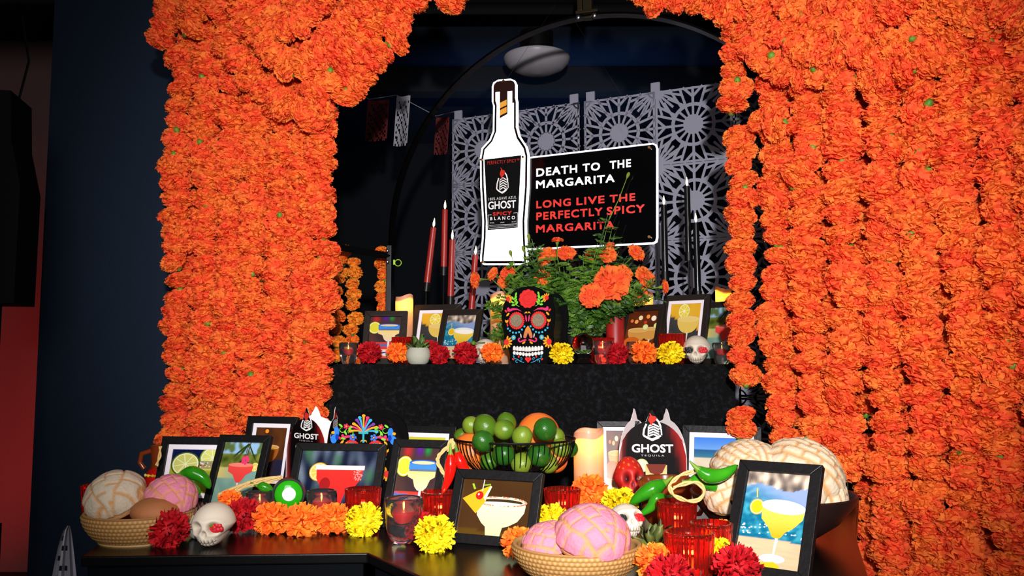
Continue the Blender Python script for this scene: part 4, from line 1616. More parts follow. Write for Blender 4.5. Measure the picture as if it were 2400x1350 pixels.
def tent(label, loc, yaw, W=.186, H=.214, sp=.03, ka=1.0):
    t = thing('table_tent_card', label, 'table card', loc, (0, 0, yaw))
    r_in = W / (2 * math.sqrt(3))
    for k in range(3):
        a = 2 * pi * k / 3
        o = obj('card_panel', G().prism(card_outline(W, H, sp), 0, .0015), mat('white_card_stock', (236, 226, 224), .6), t,
                loc=(r_in * sin(a), -r_in * cos(a), 0), rot=(0, 0, a), smooth=False)
        A = Art(W, H * 1.2, T=lambda x, y: (x, y), noclip=True)
        pl = card_outline(W, H, sp)
        # body: red edges shading to black
        xs = [-W / 2 + W * i / 16 for i in range(17)]

        def topz(x):
            if abs(x) >= W / 2 - 1e-6:
                return H * .52
            return H * .52 + H * .48 * math.sqrt(1 - (2 * x / W) ** 2)
        for i in range(16):
            x0, x1_ = xs[i], xs[i + 1]

            def cc(x, z):
                e = abs(x) / (W / 2)
                edge = .62 + .25 * sin(z / H * 3 + (1 if x > 0 else 0))
                return lin(mixc(mixc((10, 5, 6), (150, 26, 22), (e - edge * .9) * 5), (196, 150, 150), (e - .86) * 5 if x < 0 else 0))
            nb = 5
            for j in range(nb):
                za0, za1 = topz(x0) * j / nb, topz(x0) * (j + 1) / nb
                zb0, zb1 = topz(x1_) * j / nb, topz(x1_) * (j + 1) / nb
                A.g.add([(x0, -.00002, za0), (x1_, -.00002, zb0), (x1_, -.00002, zb1), (x0, -.00002, za1)], [(0, 1, 2, 3)], 0, [cc(x0, za0), cc(x1_, zb0), cc(x1_, zb1), cc(x0, za1)])
        A.k = 2
        A.poly([(-W * .09, H * .985), (W * .09, H * .985), (W * .07, H * 1.05), (W * .035, H * 1.09), (W * .01, H + sp), (-W * .02, H + sp * .9), (-W * .05, H * 1.08)], (12, 8, 8))
        A.T = lambda x, y: (x, H - (H - y) * ka) if y < H else (x, y)
        hand_logo(A, lambda x, y: (W * (-.15 + .3 * x), H * (.77 + .31 * y)))
        A.text('GHOST', [(-W * .3, H * .6), (W * .3, H * .6), (-W * .3, H * .7)], (246, 240, 238), 0, 1.0, W * .0045)
        A.text('TEQUILA', [(-W * .17, H * .545), (W * .17, H * .545), (-W * .17, H * .57)], (220, 214, 212), 0, 1.5)
        # drawing of a square glass with a lime wheel
        A.ell(-W * .16, H * .43, W * .1, W * .1, (190, 200, 130)); A.ell(-W * .16, H * .43, W * .085, W * .085, (226, 230, 190))
        A.poly([(-W * .1, H * .14), (W * .2, H * .14), (W * .21, H * .44), (-W * .11, H * .44)], (206, 186, 110), (226, 214, 170))
        A.poly([(-W * .1, H * .45), (W * .2, H * .45), (W * .14, H * .34), (W * .06, H * .31), (-W * .04, H * .34)], (120, 50, 36))
        obj('printed_face', A.g, M_PRINT, o, smooth=False)
    return t


tent('triangular printed card with white skeletal hand, right of the lit candle', (xat(1531, 2.42, TZ), 2.44, TZ), R(-6))
tent('triangular printed card turned cornerwise, left of the feather skull box', (xat(745, 2.52, TZ), 2.52, TZ), R(-35), .168, .216, .03, .68)


# ------------------------------------------------------------------ SKULLS
def skull_mesh(m, red=False, col=(222, 208, 186), nu=72, nv=56):
    base = lin(col)
    dark = lin((90, 70, 56) if not red else (14, 4, 4))
    yel = lin((226, 150, 40))

    def shape(d):
        x, y, z = d          # face looks to -y
        a = 1 / math.sqrt((x / .80) ** 2 + (y / 1.0) ** 2 + (z / .86) ** 2)
        # jaw box, lower front
        if z < .1:
            k = min(1, (-z + .1) / .5)
            a = a * (1 - .12 * k) * (1 + .16 * k * max(0, -y))
            a *= 1 - .22 * k * abs(x) ** 1.5
        r_ = a
        if y < 0:
            for sx in (-1, 1):
                e = ((x - sx * .36) ** 2 / .042 + (z - .02) ** 2 / .046)
                r_ -= .34 * math.exp(-e ** 1.6)
                r_ += .07 * math.exp(-((x - sx * .36) ** 2 / .09 + (z - .26) ** 2 / .012))
                r_ += .06 * math.exp(-((x - sx * .52) ** 2 / .02 + (z + .26) ** 2 / .02))
            r_ -= .20 * math.exp(-((x) ** 2 / .009 + (z + .22) ** 2 / .016) ** 1.3)
            if z < -.38:
                tz = (z + .62)
                r_ += .05 * math.exp(-(tz / .2) ** 4) * math.exp(-(x / .42) ** 4)
                if abs(x) < .42:
                    r_ -= .045 * abs(cos(x * 22)) ** 5 * math.exp(-(tz / .17) ** 4)
                    r_ -= .05 * math.exp(-(tz / .025) ** 2)
        return r_

    def colf(d):
        x, y, z = d
        k = 0
        if y < 0:
            for sx in (-1, 1):
                e = ((x - sx * .36) ** 2 / .042 + (z - .02) ** 2 / .046)
                k = max(k, math.exp(-e ** 1.6) * (1.0 if red else .62))
            k = max(k, (1 if red else .5) * math.exp(-((x) ** 2 / .007 + (z + .22) ** 2 / .014) ** 1.3))
            if z < -.4 and abs(x) < .42:
                k = max(k, .9 * abs(cos(x * 22)) ** 7 * math.exp(-((z + .62) / .2) ** 4))
                k = max(k, .95 * math.exp(-((z + .62) / .022) ** 2))
        c = mixc(base, dark, k)
        if red and z > .35:
            if sin(math.atan2(x, -y) * 9) * sin(z * 22) > .72:
                c = yel
        return c
    g = G()
    g.ball((0, 0, .78), 1, 1, 1, nu, nv, fn=shape, cols=colf)
    g.v = [(x, y, max(z, .0)) for x, y, z in g.v]
    return g.mesh('skull', m, 'all')


ME_SKULL = skull_mesh(M_BONE, nu=144, nv=110)
ME_SKULLR = skull_mesh(M_SKRED, True, (196, 34, 28))


def rose_bit(m):
    g = G()
    for k in range(14):
        a = k * 2.4
        r_ = .2 * math.sqrt(k / 14)
        g.ball((r_ * cos(a), -.04 * (1 - k / 14), r_ * sin(a)), .1, .06, .1, 8, 6)
    return g.mesh('eye_rose', m, 'all')


ME_ROSE = rose_bit(mat('red_plaster_rose', (190, 20, 30), .5))
ME_ROSEB = rose_bit(mat('black_plaster_rose', (20, 18, 22), .5))


def skull(label, px, Y, base, wpx, yaw, roses=((.36, ME_ROSE), (-.36, ME_ROSEB)), cat='skull', name='ceramic_skull', me=ME_SKULL, group=None, tilt=0, leaf=False):
    s_ = wpx / F * Y / 1.66
    t = thing(name, label, cat, (xat(px, Y, base), Y, base), (tilt, 0, yaw), group, s_)
    obj('skull_body', me, parent=t)
    for sx, rm in roses:
        o = obj('eye_rose', rm, parent=t, loc=(sx * .86, -.66, .8), scale=1.25)
    if leaf:
        obj('green_leaf', G().ball((.22, -.8, .98), .09, .03, .14, 8, 6), M_GREEN, t)
    return t
    return t


skull('bone ceramic skull facing left in front of the concrete planter, front left corner', 500, 1.80, TZ, 98, R(-4), ((.36, ME_ROSE),), leaf=True)
skull('bone ceramic skull with red rose eye peeking behind the right bread basket', 1474, 1.72, TZ + .022, 90, R(14), tilt=-.55)
skull('bone ceramic skull with red and black rose eyes at the right of the upper tier', 1634, 2.82, UZ, 68, R(-18))
skull('pale ceramic skull mostly hidden by an orange marigold, left of the skull box', 1138, 2.84, UZ, 60, R(-10), ())
rs = skull('small red painted skull between the printed card and clay pot', 1479, 2.285, TZ + .004, 74, R(4), (), tilt=-.3, name='red_skull', me=ME_SKULLR)
rs.scale.z *= 1.5


# ------------------------------------------------------------------ VOTIVES, SKULL GLASSES, CANDLES
def votive_parts():
    t = thing('ribbed_votive', 'proto', 'candle holder')
    n = 26
    H, r0, r1 = .09, .034, .041
    w_ = .0035

    def fl(r, z, th, i):
        outer = i <= 10
        if outer and i > 0:
            return (r + .0011 * cos(n * th), z)
        return (r, z)
    prof = [(.0005, 0), (r0 - .004, 0), (r0, .004)]
    for k in range(1, 8):
        prof.append((r0 + (r1 - r0) * k / 7, .004 + (H - .006) * k / 7))
    prof += [(r1 + .0004, H - .001), (r1 - w_, H)]
    for k in range(6, -1, -1):
        prof.append((r0 + (r1 - r0) * k / 7 - w_, .01 + (H - .012) * k / 7))
    prof.append((.0005, .009))
    obj('ribbed_glass', G().lathe(prof, n * 6, fn=fl), M_REDGLASS, t, smooth='all')
    tl = obj('tealight', G().lathe([(.0005, .01), (.019, .01), (.019, .026), (.0175, .026), (.017, .0235), (.0005, .0235)], 24), M_REDWAX, t)
    obj('flame', G().lathe([(.0003, .024), (.003, .029), (.0035, .034), (.0018, .042), (.0003, .048)], 10), M_FLAMEY, tl, smooth='all')
    L = bpy.data.lights.new('tealight_led', 'POINT')
    L.energy = .12; L.color = (1, .45, .2); L.shadow_soft_size = .004
    lo = bpy.data.objects.new('tealight_led', L); COL.objects.link(lo); lo.parent = t; lo.location = (0, 0, .056)
    return t


PV = votive_parts()
vl = [
    ('red ribbed glass votive at the front right, largest of the votives', 1617, 1.47, TZ, 1.02),
    ('red ribbed glass votive behind and right of the largest front one', 1668, 1.585, TZ, .95),
    ('red ribbed glass votive behind the green succulent planter', 1588, 1.80, TZ, 1.0),
    ('dim red ribbed glass votive behind the orange-wedge picture', 1318, 1.98, TZ, 1.0),
    ('red ribbed glass votive left of the orange-wedge picture', 1030, 1.93, TZ, 1.0),
    ('red ribbed glass votive in front of the red drink picture', 850, 1.98, TZ, 1.0),
    ('dark red ribbed glass votive behind the left bread basket, at the table end', 231, 2.04, TZ, 1.0),
    ('red ribbed glass votive between the leftmost upper frames', 947, 2.84, UZ, 1.0),
    ('red ribbed glass votive behind the crystal ball on the upper tier', 1411, 2.92, UZ, 1.0),
    ('red ribbed glass votive left of the skull at the right of the upper tier', 1575, 2.84, UZ, 1.12),
]
PV['label'] = vl[0][0]
for i, (lab, px, Y, b, s_) in enumerate(vl):
    if i == 0:
        PV.location = (xat(px, Y, b), Y, b); PV.scale = (s_,) * 3; PV['group'] = 'red ribbed votives'
    else:
        clone(PV, lab, (xat(px, Y, b), Y, b), (0, 0, .3 * i), s_, 'red ribbed votives')


def skull_glass_parts():
    t = thing('skull_glass', 'proto', 'glass')
    ob = obj('glass_body', skull_glass_mesh(), parent=t)
    w_ = obj('red_wax', G().lathe([(.0005, .036), (.02, .036), (.023, .06), (.021, .0615), (.0005, .061)], 24), M_REDWAX, t)
    obj('flame', G().lathe([(.0003, .061), (.0018, .064), (.002, .067), (.001, .071), (.0003, .074)], 10), M_FLAMEY, w_, smooth='all')
    return t


def skull_glass_mesh():
    g = G()
    H = .088

    def fn(r, z, th, i):
        if i <= 16:
            f = max(0, cos(th + pi / 2)) ** 2          # front faces -y
            x = cos(th)
            zz = z / H
            k = 1
            for sx in (-1, 1):
                k -= .16 * math.exp(-((x - sx * .42) ** 2 / .05 + (zz - .52) ** 2 / .012)) * (1 if f > .15 else 0)
            k -= .1 * math.exp(-(x ** 2 / .02 + (zz - .36) ** 2 / .006)) * (1 if f > .5 else 0)
            k += .03 * cos(th * 16) * math.exp(-((zz - .2) / .08) ** 2) * f
            k += .04 * sin(th * 3 + zz * 9) * (.3 if f > .3 else 1)
            return (r * k, z)
        return (r, z)
    prof = [(.0005, 0), (.022, 0)]
    for i in range(1, 15):
        t_ = i / 14
        r_ = .024 + .013 * sin(min(1, t_ * 1.5) * pi / 2) + (.002 * sin(t_ * 9))
        prof.append((r_, H * t_ * .99))
    prof += [(.0345, H), (.0325, H - .001), (.031, .06), (.026, .038), (.0005, .034)]
    g.lathe(prof, 64, fn=fn)
    return g.mesh('skull_glass', M_GLASS, 'all')


PG = skull_glass_parts()
gl = [
    ('clear skull-shaped glass with red wax beside the front yellow flower', 945, 1.83, TZ, 1.05),
    ('clear rounded glass tealight holder behind the row of orange flowers, right of the green globe', 752, 2.02, TZ, .9),
    ('clear glass tealight holder behind the red flower, left of the green globe', 607, 2.03, TZ, .85),
    ('clear skull-shaped glass at the left end of the upper tier', 816, 2.80, UZ, .8),
    ('clear glass candle holder behind the red flower, right of the crystal ball', 1413, 2.80, UZ, .86),
    ('clear glass candle holder behind the orange flower on the upper tier', 1492, 2.86, UZ, .85),
    ('clear skull-shaped glass at the right end of the upper tier by the strings', 1693, 2.80, UZ, .8),
]
for i, (lab, px, Y, b, s_) in enumerate(gl):
    if i == 0:
        PG['label'] = lab; PG.location = (xat(px, Y, b), Y, b); PG.scale = (s_,) * 3; PG['group'] = 'clear skull glasses'
    else:
        clone(PG, lab, (xat(px, Y, b), Y, b), (0, 0, -.3 + .2 * i), s_, 'clear skull glasses')


def pillar(label, px, Y, base, d, h, seed=0, power=.5):
    r_ = d / 2
    t = thing('pillar_candle', label, 'candle', (xat(px, Y, base + h / 2), Y, base))
    def fn(r, z, th, i):
        dz = 0
        if i >= 3:
            dz = .006 * sin(th * 1 + seed) + .003 * sin(th * 3 + seed * 2)
        return (r, z + dz)
    prof = [(r_ * .98, 0), (r_, .004), (r_, h * .5), (r_, h - .006), (r_ * .97, h), (r_ * .86, h - .001), (r_ * .8, h - .018), (r_ * .4, h - .022), (.001, h - .022)]
    obj('wax_body', G().lathe(prof, 40, fn=fn), M_WAX, t)
    fl = obj('led_flame', G().lathe([(.0003, h - .022), (.003, h - .018), (.004, h - .013), (.002, h - .006), (.0003, h - .002)], 10), M_FLAME, t, smooth='all')
    L = bpy.data.lights.new('candle_led', 'POINT')
    L.energy = power * .45; L.color = (1, .6, .1); L.shadow_soft_size = .004
    lo = bpy.data.objects.new('candle_led', L); COL.objects.link(lo); lo.parent = t; lo.location = (0, 0, h - .03)
    return t


pillar('tall lit ivory pillar candle between the fruit bowl and printed card', 1380, 2.28, TZ, .079, .197, 1, .75)
pillar('lit ivory pillar candle behind the leftmost upper frames', 947, 3.1, UZ, .064, .245, 2, .6)
pillar('lit pillar candle half hidden left of the rose skull box', 1172, 3.06, UZ, .07, .25, 3, .6)
pillar('lit pillar candle under the marigold plant, right side', 1507, 3.1, UZ, .075, .262, 4, .6)
pillar('lit pillar candle at the right end of the upper tier', 1697, 3.22, UZ, .06, .285, 5, .6)
hh = .2
t = thing('red_pillar_candle', 'dark red pillar candle with a small flame, right of the marigold plant', 'candle', (xat(1443, 2.98, UZ), 2.98, UZ))
obj('wax_body', G().lathe([(.031, 0), (.032, .004), (.032, hh - .004), (.03, hh), (.024, hh - .002), (.012, hh - .008), (.001, hh - .008)], 36), M_RED_P, t)
obj('flame', G().lathe([(.0003, hh - .006), (.0035, hh), (.0042, hh + .006), (.002, hh + .016), (.0003, hh + .024)], 10), M_FLAME, t, smooth='all')

tapers = [
    (1016, 533, 1000, 670, 3.18, M_TAPERR, 'leftmost tilted dark red taper candle'),
    (1043, 491, 1040, 633, 3.24, M_TAPERR, 'tallest dark red taper candle, second from left'),
    (1060, 562, 1056, 702, 3.14, M_TAPERR, 'short dark red taper candle, third from left'),
    (1114, 598, 1104, 740, 3.20, M_TAPERR, 'dark red taper candle crossed by an orange marigold, by the bottle sign'),
    (1556, 481, 1559, 645, 3.10, M_TAPERB, 'black taper candle right beside the sign board'),
    (1610, 437, 1614, 598, 3.16, M_TAPERB, 'tallest black taper candle, in the middle of three'),
    (1631, 522, 1636, 690, 3.10, M_TAPERB, 'lowest black taper candle, nearest the right strings'),
]
for px0, py0, px1, py1, Y, m, lab in tapers:
    a = at(px0, py0, Y); b = at(px1, py1, Y)
    ax = (a - b).normalized()
    L = (a - b).length
    e = ax.to_track_quat('Z', 'Y').to_euler()
    t = thing('taper_candle', lab, 'candle', b, e)
    obj('wax_stick', G().lathe([(.0118, 0), (.0122, .01), (.0117, L * .5), (.0112, L - .002), (.0095, L), (.001, L - .001)], 20), m, t)
    obj('flame', G().lathe([(.0004, L + .001), (.0032, L + .006), (.0044, L + .012), (.0038, L + .02), (.0015, L + .03), (.0003, L + .036)], 12), M_FLAME, t, smooth='all')
    ct = b + ax * .012
    cb = b - ax * .022
    hb = V((cb.x - ax.x * .02, cb.y, UZ))
    h = thing('candle_holder', 'slim black metal holder under the ' + lab.split(',')[0].replace(' by the bottle sign', ''), 'candle holder', hb, (0, 0, 0), 'slim black taper holders')
    g = G().tube([cb - hb, ct - hb], .0148, 18)
    obj('cup', g, M_METAL, h)
    if hb.z < cb.z:
        obj('rod', G().tube([V((0, 0, .003)), cb - hb], .0032, 8), M_METAL, h)
        obj('foot', G().lathe([(.036, 0), (.036, .003), (.006, .006)], 28), M_METAL, h)

# ------------------------------------------------------------------ CRYSTAL BALLS
t = thing('crystal_ball', 'clear crystal ball on a black ribbed stand, right of the rose skull box', 'ball', (xat(1367, 2.80, UZ), 2.80, UZ))
obj('glass_ball', G().ball((0, 0, .066), .0365, nu=40, nv=28), M_CRYSTAL, t, smooth='all')
obj('stand', G().lathe([(.03, 0), (.034, .004), (.026, .012), (.022, .02), (.027, .03), (.024, .034), (.001, .031)], 24, fn=lambda r, z, th, i: (r * (1 + .06 * cos(th * 8)), z)), M_BLACK, t)
obj('gold_bead', G().tube([(.02 * cos(a * pi / 8), .02 * sin(a * pi / 8), .018) for a in range(17)], .003, 6), mat('dull_gold', (150, 110, 50), .3, metal=1), t)
YB = 2.02
zb = at(675, 1158, YB).z - TZ
t = thing('green_globe', 'glossy green glass globe with a painted flash glint behind the row of orange flowers', 'globe', (xat(675, YB, TZ), YB, TZ), (0, 0, .2))
obj('black_shell', G().lathe([(.001, .03), (.036, .024), (.0385, .004), (.037, -.008), (.033, -.008), (.031, -.004)], 40, X=Matrix.Translation((0, 0, zb)) @ Matrix.Rotation(R(90), 4, 'X') @ Matrix.Scale(-1, 4, (0, 0, 1))), M_BLACK, t)
obj('green_lens', G().ball((0, -.002, zb), .033, .013, .033, 36, 24), M_CRGREEN, t, smooth='all')
obj('flash_glint', G().ball((.001, -.0105, zb + .001), .017, .007, .017, 28, 16), mat('flash_glint_white', (250, 250, 245), .15, coat=.5, bump=.4, bump_scale=60), t, smooth='all')  # white disc stands in for the flash's reflection on the glass
obj('base', G().lathe([(.03, 0), (.032, .005), (.02, .014), (.014, max(.02, zb - .036)), (.02, zb - .03)], 28), M_BLACK, t)


# ------------------------------------------------------------------ SILK FLOWERS ON THE TABLES
def mum_mesh(m, seed, pw=.13, n=240, notch=.1, curlv=.12):
    g = bloom(seed, Rr=.04, flat=.86, n=n, pw=pw, curl=curlv, base=.35, notch=notch, calyx=False, lo=-.62, jit=.1)
    g.lathe([(.001, -.03), (.007, -.03), (.012, -.02), (.014, -.012)], 10, 1)
    return g.mesh('petals', [m, M_GREEN], 'all')


MUM = {'y': mum_mesh(M_MUM_Y, 1, .14, 260), 'o': mum_mesh(M_MUM_O, 2, .2, 170, .16), 'r': mum_mesh(M_MUM_R, 3, .13, 240, .14)}
CN = {'y': 'yellow', 'o': 'orange', 'r': 'red'}
ml = [  # colour, px, Y, centre py or None, diameter px, label, pitch
    ('r', 395, 1.79, 1240, 92, 'red silk flower in front of the left bread basket'),
    ('o', 638, 1.93, 1219, 86, 'orange silk flower, leftmost of the front row of three'),
    ('o', 707, 1.91, 1220, 84, 'orange silk flower, middle of the front row of three'),
    ('o', 779, 1.93, 1216, 82, 'orange silk flower, rightmost of the front row of three, beside the yellow one'),
    ('y', 853, 1.91, 1222, 86, 'yellow silk flower under the red votive before the red drink picture'),
    ('y', 1020, 1.75, 1252, 92, 'yellow silk flower left of the orange-wedge picture'),
    ('r', 985, 1.84, 1234, 74, 'red silk flower squeezed behind the front yellow one'),
    ('r', 568, 1.94, 1208, 84, 'red silk flower between the ceramic skull and orange row'),
    ('o', 540, 2.05, 1172, 52, 'small orange silk flower behind the dark succulent'),
    ('y', 1291, 1.88, 1217, 76, 'yellow silk flower behind the right bread basket'),
    ('o', 1383, 2.16, 1153, 88, 'large orange silk flower leaning on the lit pillar candle'),
    ('o', 1398, 2.07, 1190, 60, 'small orange silk flower below the one leaning on the candle'),
    ('y', 1454, 2.0, 1184, 86, 'yellow silk flower in front of the red skull'),
    ('o', 1216, 1.66, 1273, 82, 'orange silk flower tucked left of the right bread basket'),
    ('o', 1538, 1.46, 1318, 98, 'orange silk flower right of the right bread basket'),
    ('r', 1572, 1.385, 1352, 104, 'red silk flower at the bottom edge under the largest votive'),
    ('r', 1728, 1.40, 1330, 108, 'red silk flower in front of the poolside picture'),
    ('y', 1688, 1.53, 1290, 60, 'yellow silk flower glimpsed between the front votive and poolside picture'),
    ('o', 1695, 1.66, 1245, 60, 'orange silk flower glimpsed behind the front votive'),
    ('r', 866, 2.80, 826, 56, 'red silk flower, leftmost on the upper tier'),
    ('o', 932, 2.80, 826, 52, 'orange silk flower left of the upper concrete planter'),
    ('r', 1008, 2.86, 818, 46, 'red silk flower right behind the upper concrete planter'),
    ('r', 1031, 2.79, 833, 48, 'red silk flower right of the upper concrete planter'),
    ('r', 1091, 2.79, 829, 58, 'red silk flower with a green bud, left of the pale skull'),
    ('o', 1154, 2.765, 826, 52, 'rusty orange marigold in front of the pale skull'),
    ('y', 1316, 2.78, 829, 58, 'yellow silk flower right of the rose skull box'),
    ('r', 1445, 2.79, 830, 56, 'red silk flower in front of the upper glass holder'),
    ('o', 1509, 2.79, 826, 62, 'orange silk flower right of the red one on the upper tier'),
    ('y', 1572, 2.78, 828, 62, 'yellow silk flower left of the skull on the upper tier'),
]
for i, (c, px, Y, py, dp, lab) in enumerate(ml):
    s_ = dp / F * Y / .08
    base = UZ if py < 900 else TZ
    z = max(at(px, py, Y).z, base + .029 * s_)
    rnd = random.Random(i)
    t = thing('silk_flower', lab, 'flower', (xat(px, Y, z), Y, z), (R(38 + rnd.uniform(-12, 12)), rnd.uniform(-.25, .25), rnd.uniform(-.3, .3)), CN[c] + ' silk flowers', s_)
    obj('petals', MUM[c], parent=t)
    if 'green bud' in lab:
        t2 = obj('green_bud', G().ball((.012, .01, .046), .008, .008, .006).tube([(.015, .012, .045), (.05, .02, .05)], .0015, 6), M_GREEN, t)


# ------------------------------------------------------------------ BREAD AND BASKETS
def concha(seed, rx=.065, rz=.045, shell=(240, 226, 206), crust=(206, 150, 92), ang=.4, nl=6, off=0.0):
    g = G()
    nu, nv = 110, 44
    vs = []; cc = []; fs = []
    ca, cb = lin(shell), lin(crust)
    rnd = random.Random(seed)
    for i in range(nv + 1):
        ph = pi * .62 * i / nv
        for j in range(nu):
            th = 2 * pi * j / nu
            d = V((sin(ph) * cos(th), sin(ph) * sin(th), cos(ph)))
            x = d.x * cos(ang) + d.y * sin(ang)
            y = -d.x * sin(ang) + d.y * cos(ang)
            bend = x + .35 * (y - .1) ** 2 * (1 if x > 0 else -1) + off
            k1 = bend * nl / 2 + .12 * noise.noise(V((d.x * 3, d.y * 3, seed)))
            cell = math.floor(k1)
            f1 = abs(k1 - round(k1)) / (nl / 2)
            k2 = y * 2.2 + (cell % 2) * .5 + .3 * noise.noise(V((cell * 2.3, y, seed)))
            f2 = abs(k2 - round(k2)) / 2.2
            gdist = min(f1, f2 * 1.1)
            groove = math.exp(-(gdist / .035) ** 2)
            skirt = 1 if ph > pi * .53 else 0
            lump = .03 * noise.noise(d * 2.5 + V((seed, 0, 0)))
            h = 1 + lump + (.05 * (1 - groove) if not skirt else 0)
            vs.append((d.x * rx * h, d.y * rx * h, max(d.z, -.3) * rz * h))
            k = 1 if skirt else min(1, groove * 1.1)
            tone = .93 + .07 * noise.noise(d * 14)
            cc.append(tuple(q * tone for q in mixc(ca, cb, k)))
    for i in range(nv):
        for j in range(nu):
            j2 = (j + 1) % nu
            fs.append((i * nu + j, (i + 1) * nu + j, (i + 1) * nu + j2, i * nu + j2))
    fs.append(tuple((nv) * nu + j for j in range(nu)))
    g.add(vs, fs, 0, cc)
    return g.mesh('concha', M_PAINT, 'all')


PNK = (216, 126, 148)
IVO = (206, 190, 164)
breads = [  # label, px, py centre, Y, width px, shell, tilt x, tilt y, yaw, group
    ('ivory concha bread on the left of the left basket', 272, 1163, 1.86, 142, IVO, .45, -.25, .2, 4, .9),
    ('pink concha bread on the right of the left basket', 402, 1160, 1.87, 118, PNK, .35, .3, .9, 5, .85),
    ('large pink concha bread at the front of the right basket', 1388, 1250, 1.50, 178, PNK, .35, .12, .5, 5, .80),
    ('small pink concha bread at the left of the right basket', 1283, 1268, 1.52, 124, PNK, .3, -.35, .7, 5, .75),
    ('ivory cracked concha bread on the left of the dark wooden bowl', 1752, 1096, 1.84, 172, (214, 194, 164), .4, -.2, .3, 9, .8),
    ('ivory cracked concha bread on the right of the dark wooden bowl', 1878, 1110, 1.82, 196, (214, 194, 164), .35, .45, 1.2, 9, .9),
    ('ivory concha bread lying low at the left rim of the dark bowl', 1712, 1146, 1.79, 130, (214, 194, 164), .5, -.5, 1.3, 7, .9),
    ('ivory concha bread lying low at the right rim of the dark bowl', 1922, 1152, 1.80, 128, (226, 204, 172), .3, .6, .8, 7, .9),
]
for i, (lab, px, py, Y, wp, sh, tx, ty, yw, nl, asp) in enumerate(breads):
    q = at(px, py, Y)
    r_ = wp / F * Y / 2 / 1.04
    t = obj('concha_bread', concha(i, r_, r_ * asp, sh, (204, 148, 90) if sh != PNK else (206, 140, 84), yw, nl), label=lab, cat='bread',
            group='pink concha breads' if sh == PNK else 'ivory concha breads', loc=(q.x, q.y, q.z - r_ * .1), rot=(tx, ty, 0))
q = at(365, 1198, 1.83)
obj('plain_bun', G().ball((0, 0, 0), .05, .05, .03, 32, 20, fn=lambda d: 1 + .03 * noise.noise(d * 2)), mat('brown_crust', (168, 104, 60), .7, bump=.2), label='plain brown bun under the conchas of the left basket', cat='bread', loc=(q.x, q.y, q.z))
q = at(1345, 1292, 1.56)
obj('plain_bun', G().ball((0, 0, 0), .06, .06, .032, 32, 20, fn=lambda d: 1 + .03 * noise.noise(d * 2)), MATS['brown_crust'], label='plain brown bun under the pink conchas of the right basket', cat='bread', loc=(q.x, q.y + .01, TZ + .035))


def basket(label, px, Y, wpx, H):
    r1 = wpx / F * Y / 2
    r0 = r1 * .72
    n = 300
    ro = 7
    prof = []
    NP = 56
    for k in range(NP + 1):
        t_ = k / NP
        prof.append((r0 + (r1 - r0) * math.sin(t_ * pi / 2) ** .8, .004 + (H - .004) * t_))
    NI = 20
    prof += [(r1 - .002, H + .003), (r1 - .006, H + .003)]
    for k in range(NI + 1):
        t_ = 1 - k / NI
        prof.append((r0 + (r1 - r0) * math.sin(t_ * pi / 2) ** .8 - .009, .01 + (H - .01) * t_))
    prof.append((.001, .009))
    A_, B_ = lin((214, 164, 96)), lin((130, 84, 40))

    def fn(r, z, th, i):
        if i <= NP:
            w_ = abs(sin(pi * ro * z / H)) ** .6
            k = .5 + .5 * cos(75 * th + pi * math.floor(ro * z / H))
            return (r + .0022 * w_ * (.4 + .6 * k), z)
        return (r, z)

    def cf(r, z, th, i):
        if i <= NP:
            w_ = abs(sin(pi * ro * z / H)) ** .6
            k = .5 + .5 * cos(75 * th + pi * math.floor(ro * z / H))
            return mixc(B_, A_, w_ * (.35 + .65 * k))
        return mixc(B_, A_, .6)
    t = thing('woven_basket', label, 'basket', (xat(px, Y, TZ), Y, TZ))
    obj('woven_body', G().lathe(prof, n, fn=fn, cols=cf), M_RATTAN, t, smooth='all')
    obj('foot_ring', G().lathe([(r0 * .9, 0), (r0, 0), (r0, .006), (r0 * .9, .006)], 60), mat('pale_rattan', (190, 150, 92), .6), t)


basket('round woven rattan basket of conchas at the left end', 328, 1.86, 246, .058)
basket('round woven rattan basket of pink conchas at the front centre', 1352, 1.55, 296, .055)

# dark wooden bowl
bxp, bY = 1812, 1.86
br = 372 / F * bY / 2
t = thing('wooden_bowl', 'wide dark brown wooden bowl of conchas at the right', 'bowl', (xat(bxp, bY, TZ), bY, TZ))
prof = [(.001, 0), (br * .34, 0), (br * .5, .008), (br * .78, .042), (br * .95, .078), (br, .098), (br * .99, .101), (br * .965, .099), (br * .92, .08), (br * .74, .046), (br * .45, .016), (.001, .01)]
obj('bowl_body', G().lathe(prof, 80), M_BOWL, t)

# ------------------------------------------------------------------ FRUIT BOWL
fx, fY = 1206, 2.16
fr_ = 279 / F * fY / 2
frz = at(fx, 1030, fY - fr_ * .2).z - TZ
fb = at(fx, 1108, fY).z - TZ
t = thing('wire_fruit_bowl', 'black wire bowl on a wire foot, full of limes', 'bowl', (xat(fx, fY, TZ), fY, TZ))
obj('rim', G().tube([(fr_ * cos(a * pi / 36), fr_ * sin(a * pi / 36), frz) for a in range(73)], .0028, 8), M_METAL, t)
g = G()
NW = 64
for k in range(NW):
    a = 2 * pi * k / NW
    pts = []
    for j in range(9):
        u = j / 8 * pi / 2
        rr_ = fr_ * (.28 + .72 * cos(u) ** .8 if j < 8 else .28)
        z_ = frz - (frz - fb) * sin(u)
        pts.append((rr_ * cos(a), rr_ * sin(a), z_))
    g.tube(pts, .0012, 4)
obj('wires', g, M_METAL, t)
g = G()
for k in range(40):
    a = 2 * pi * k / 40
    g.tube([((fr_ * (.28 + .34 * (j / 4) ** 1.6)) * cos(a), (fr_ * (.28 + .34 * (j / 4) ** 1.6)) * sin(a), fb * (1 - j / 4) + .003) for j in range(5)], .0012, 4)
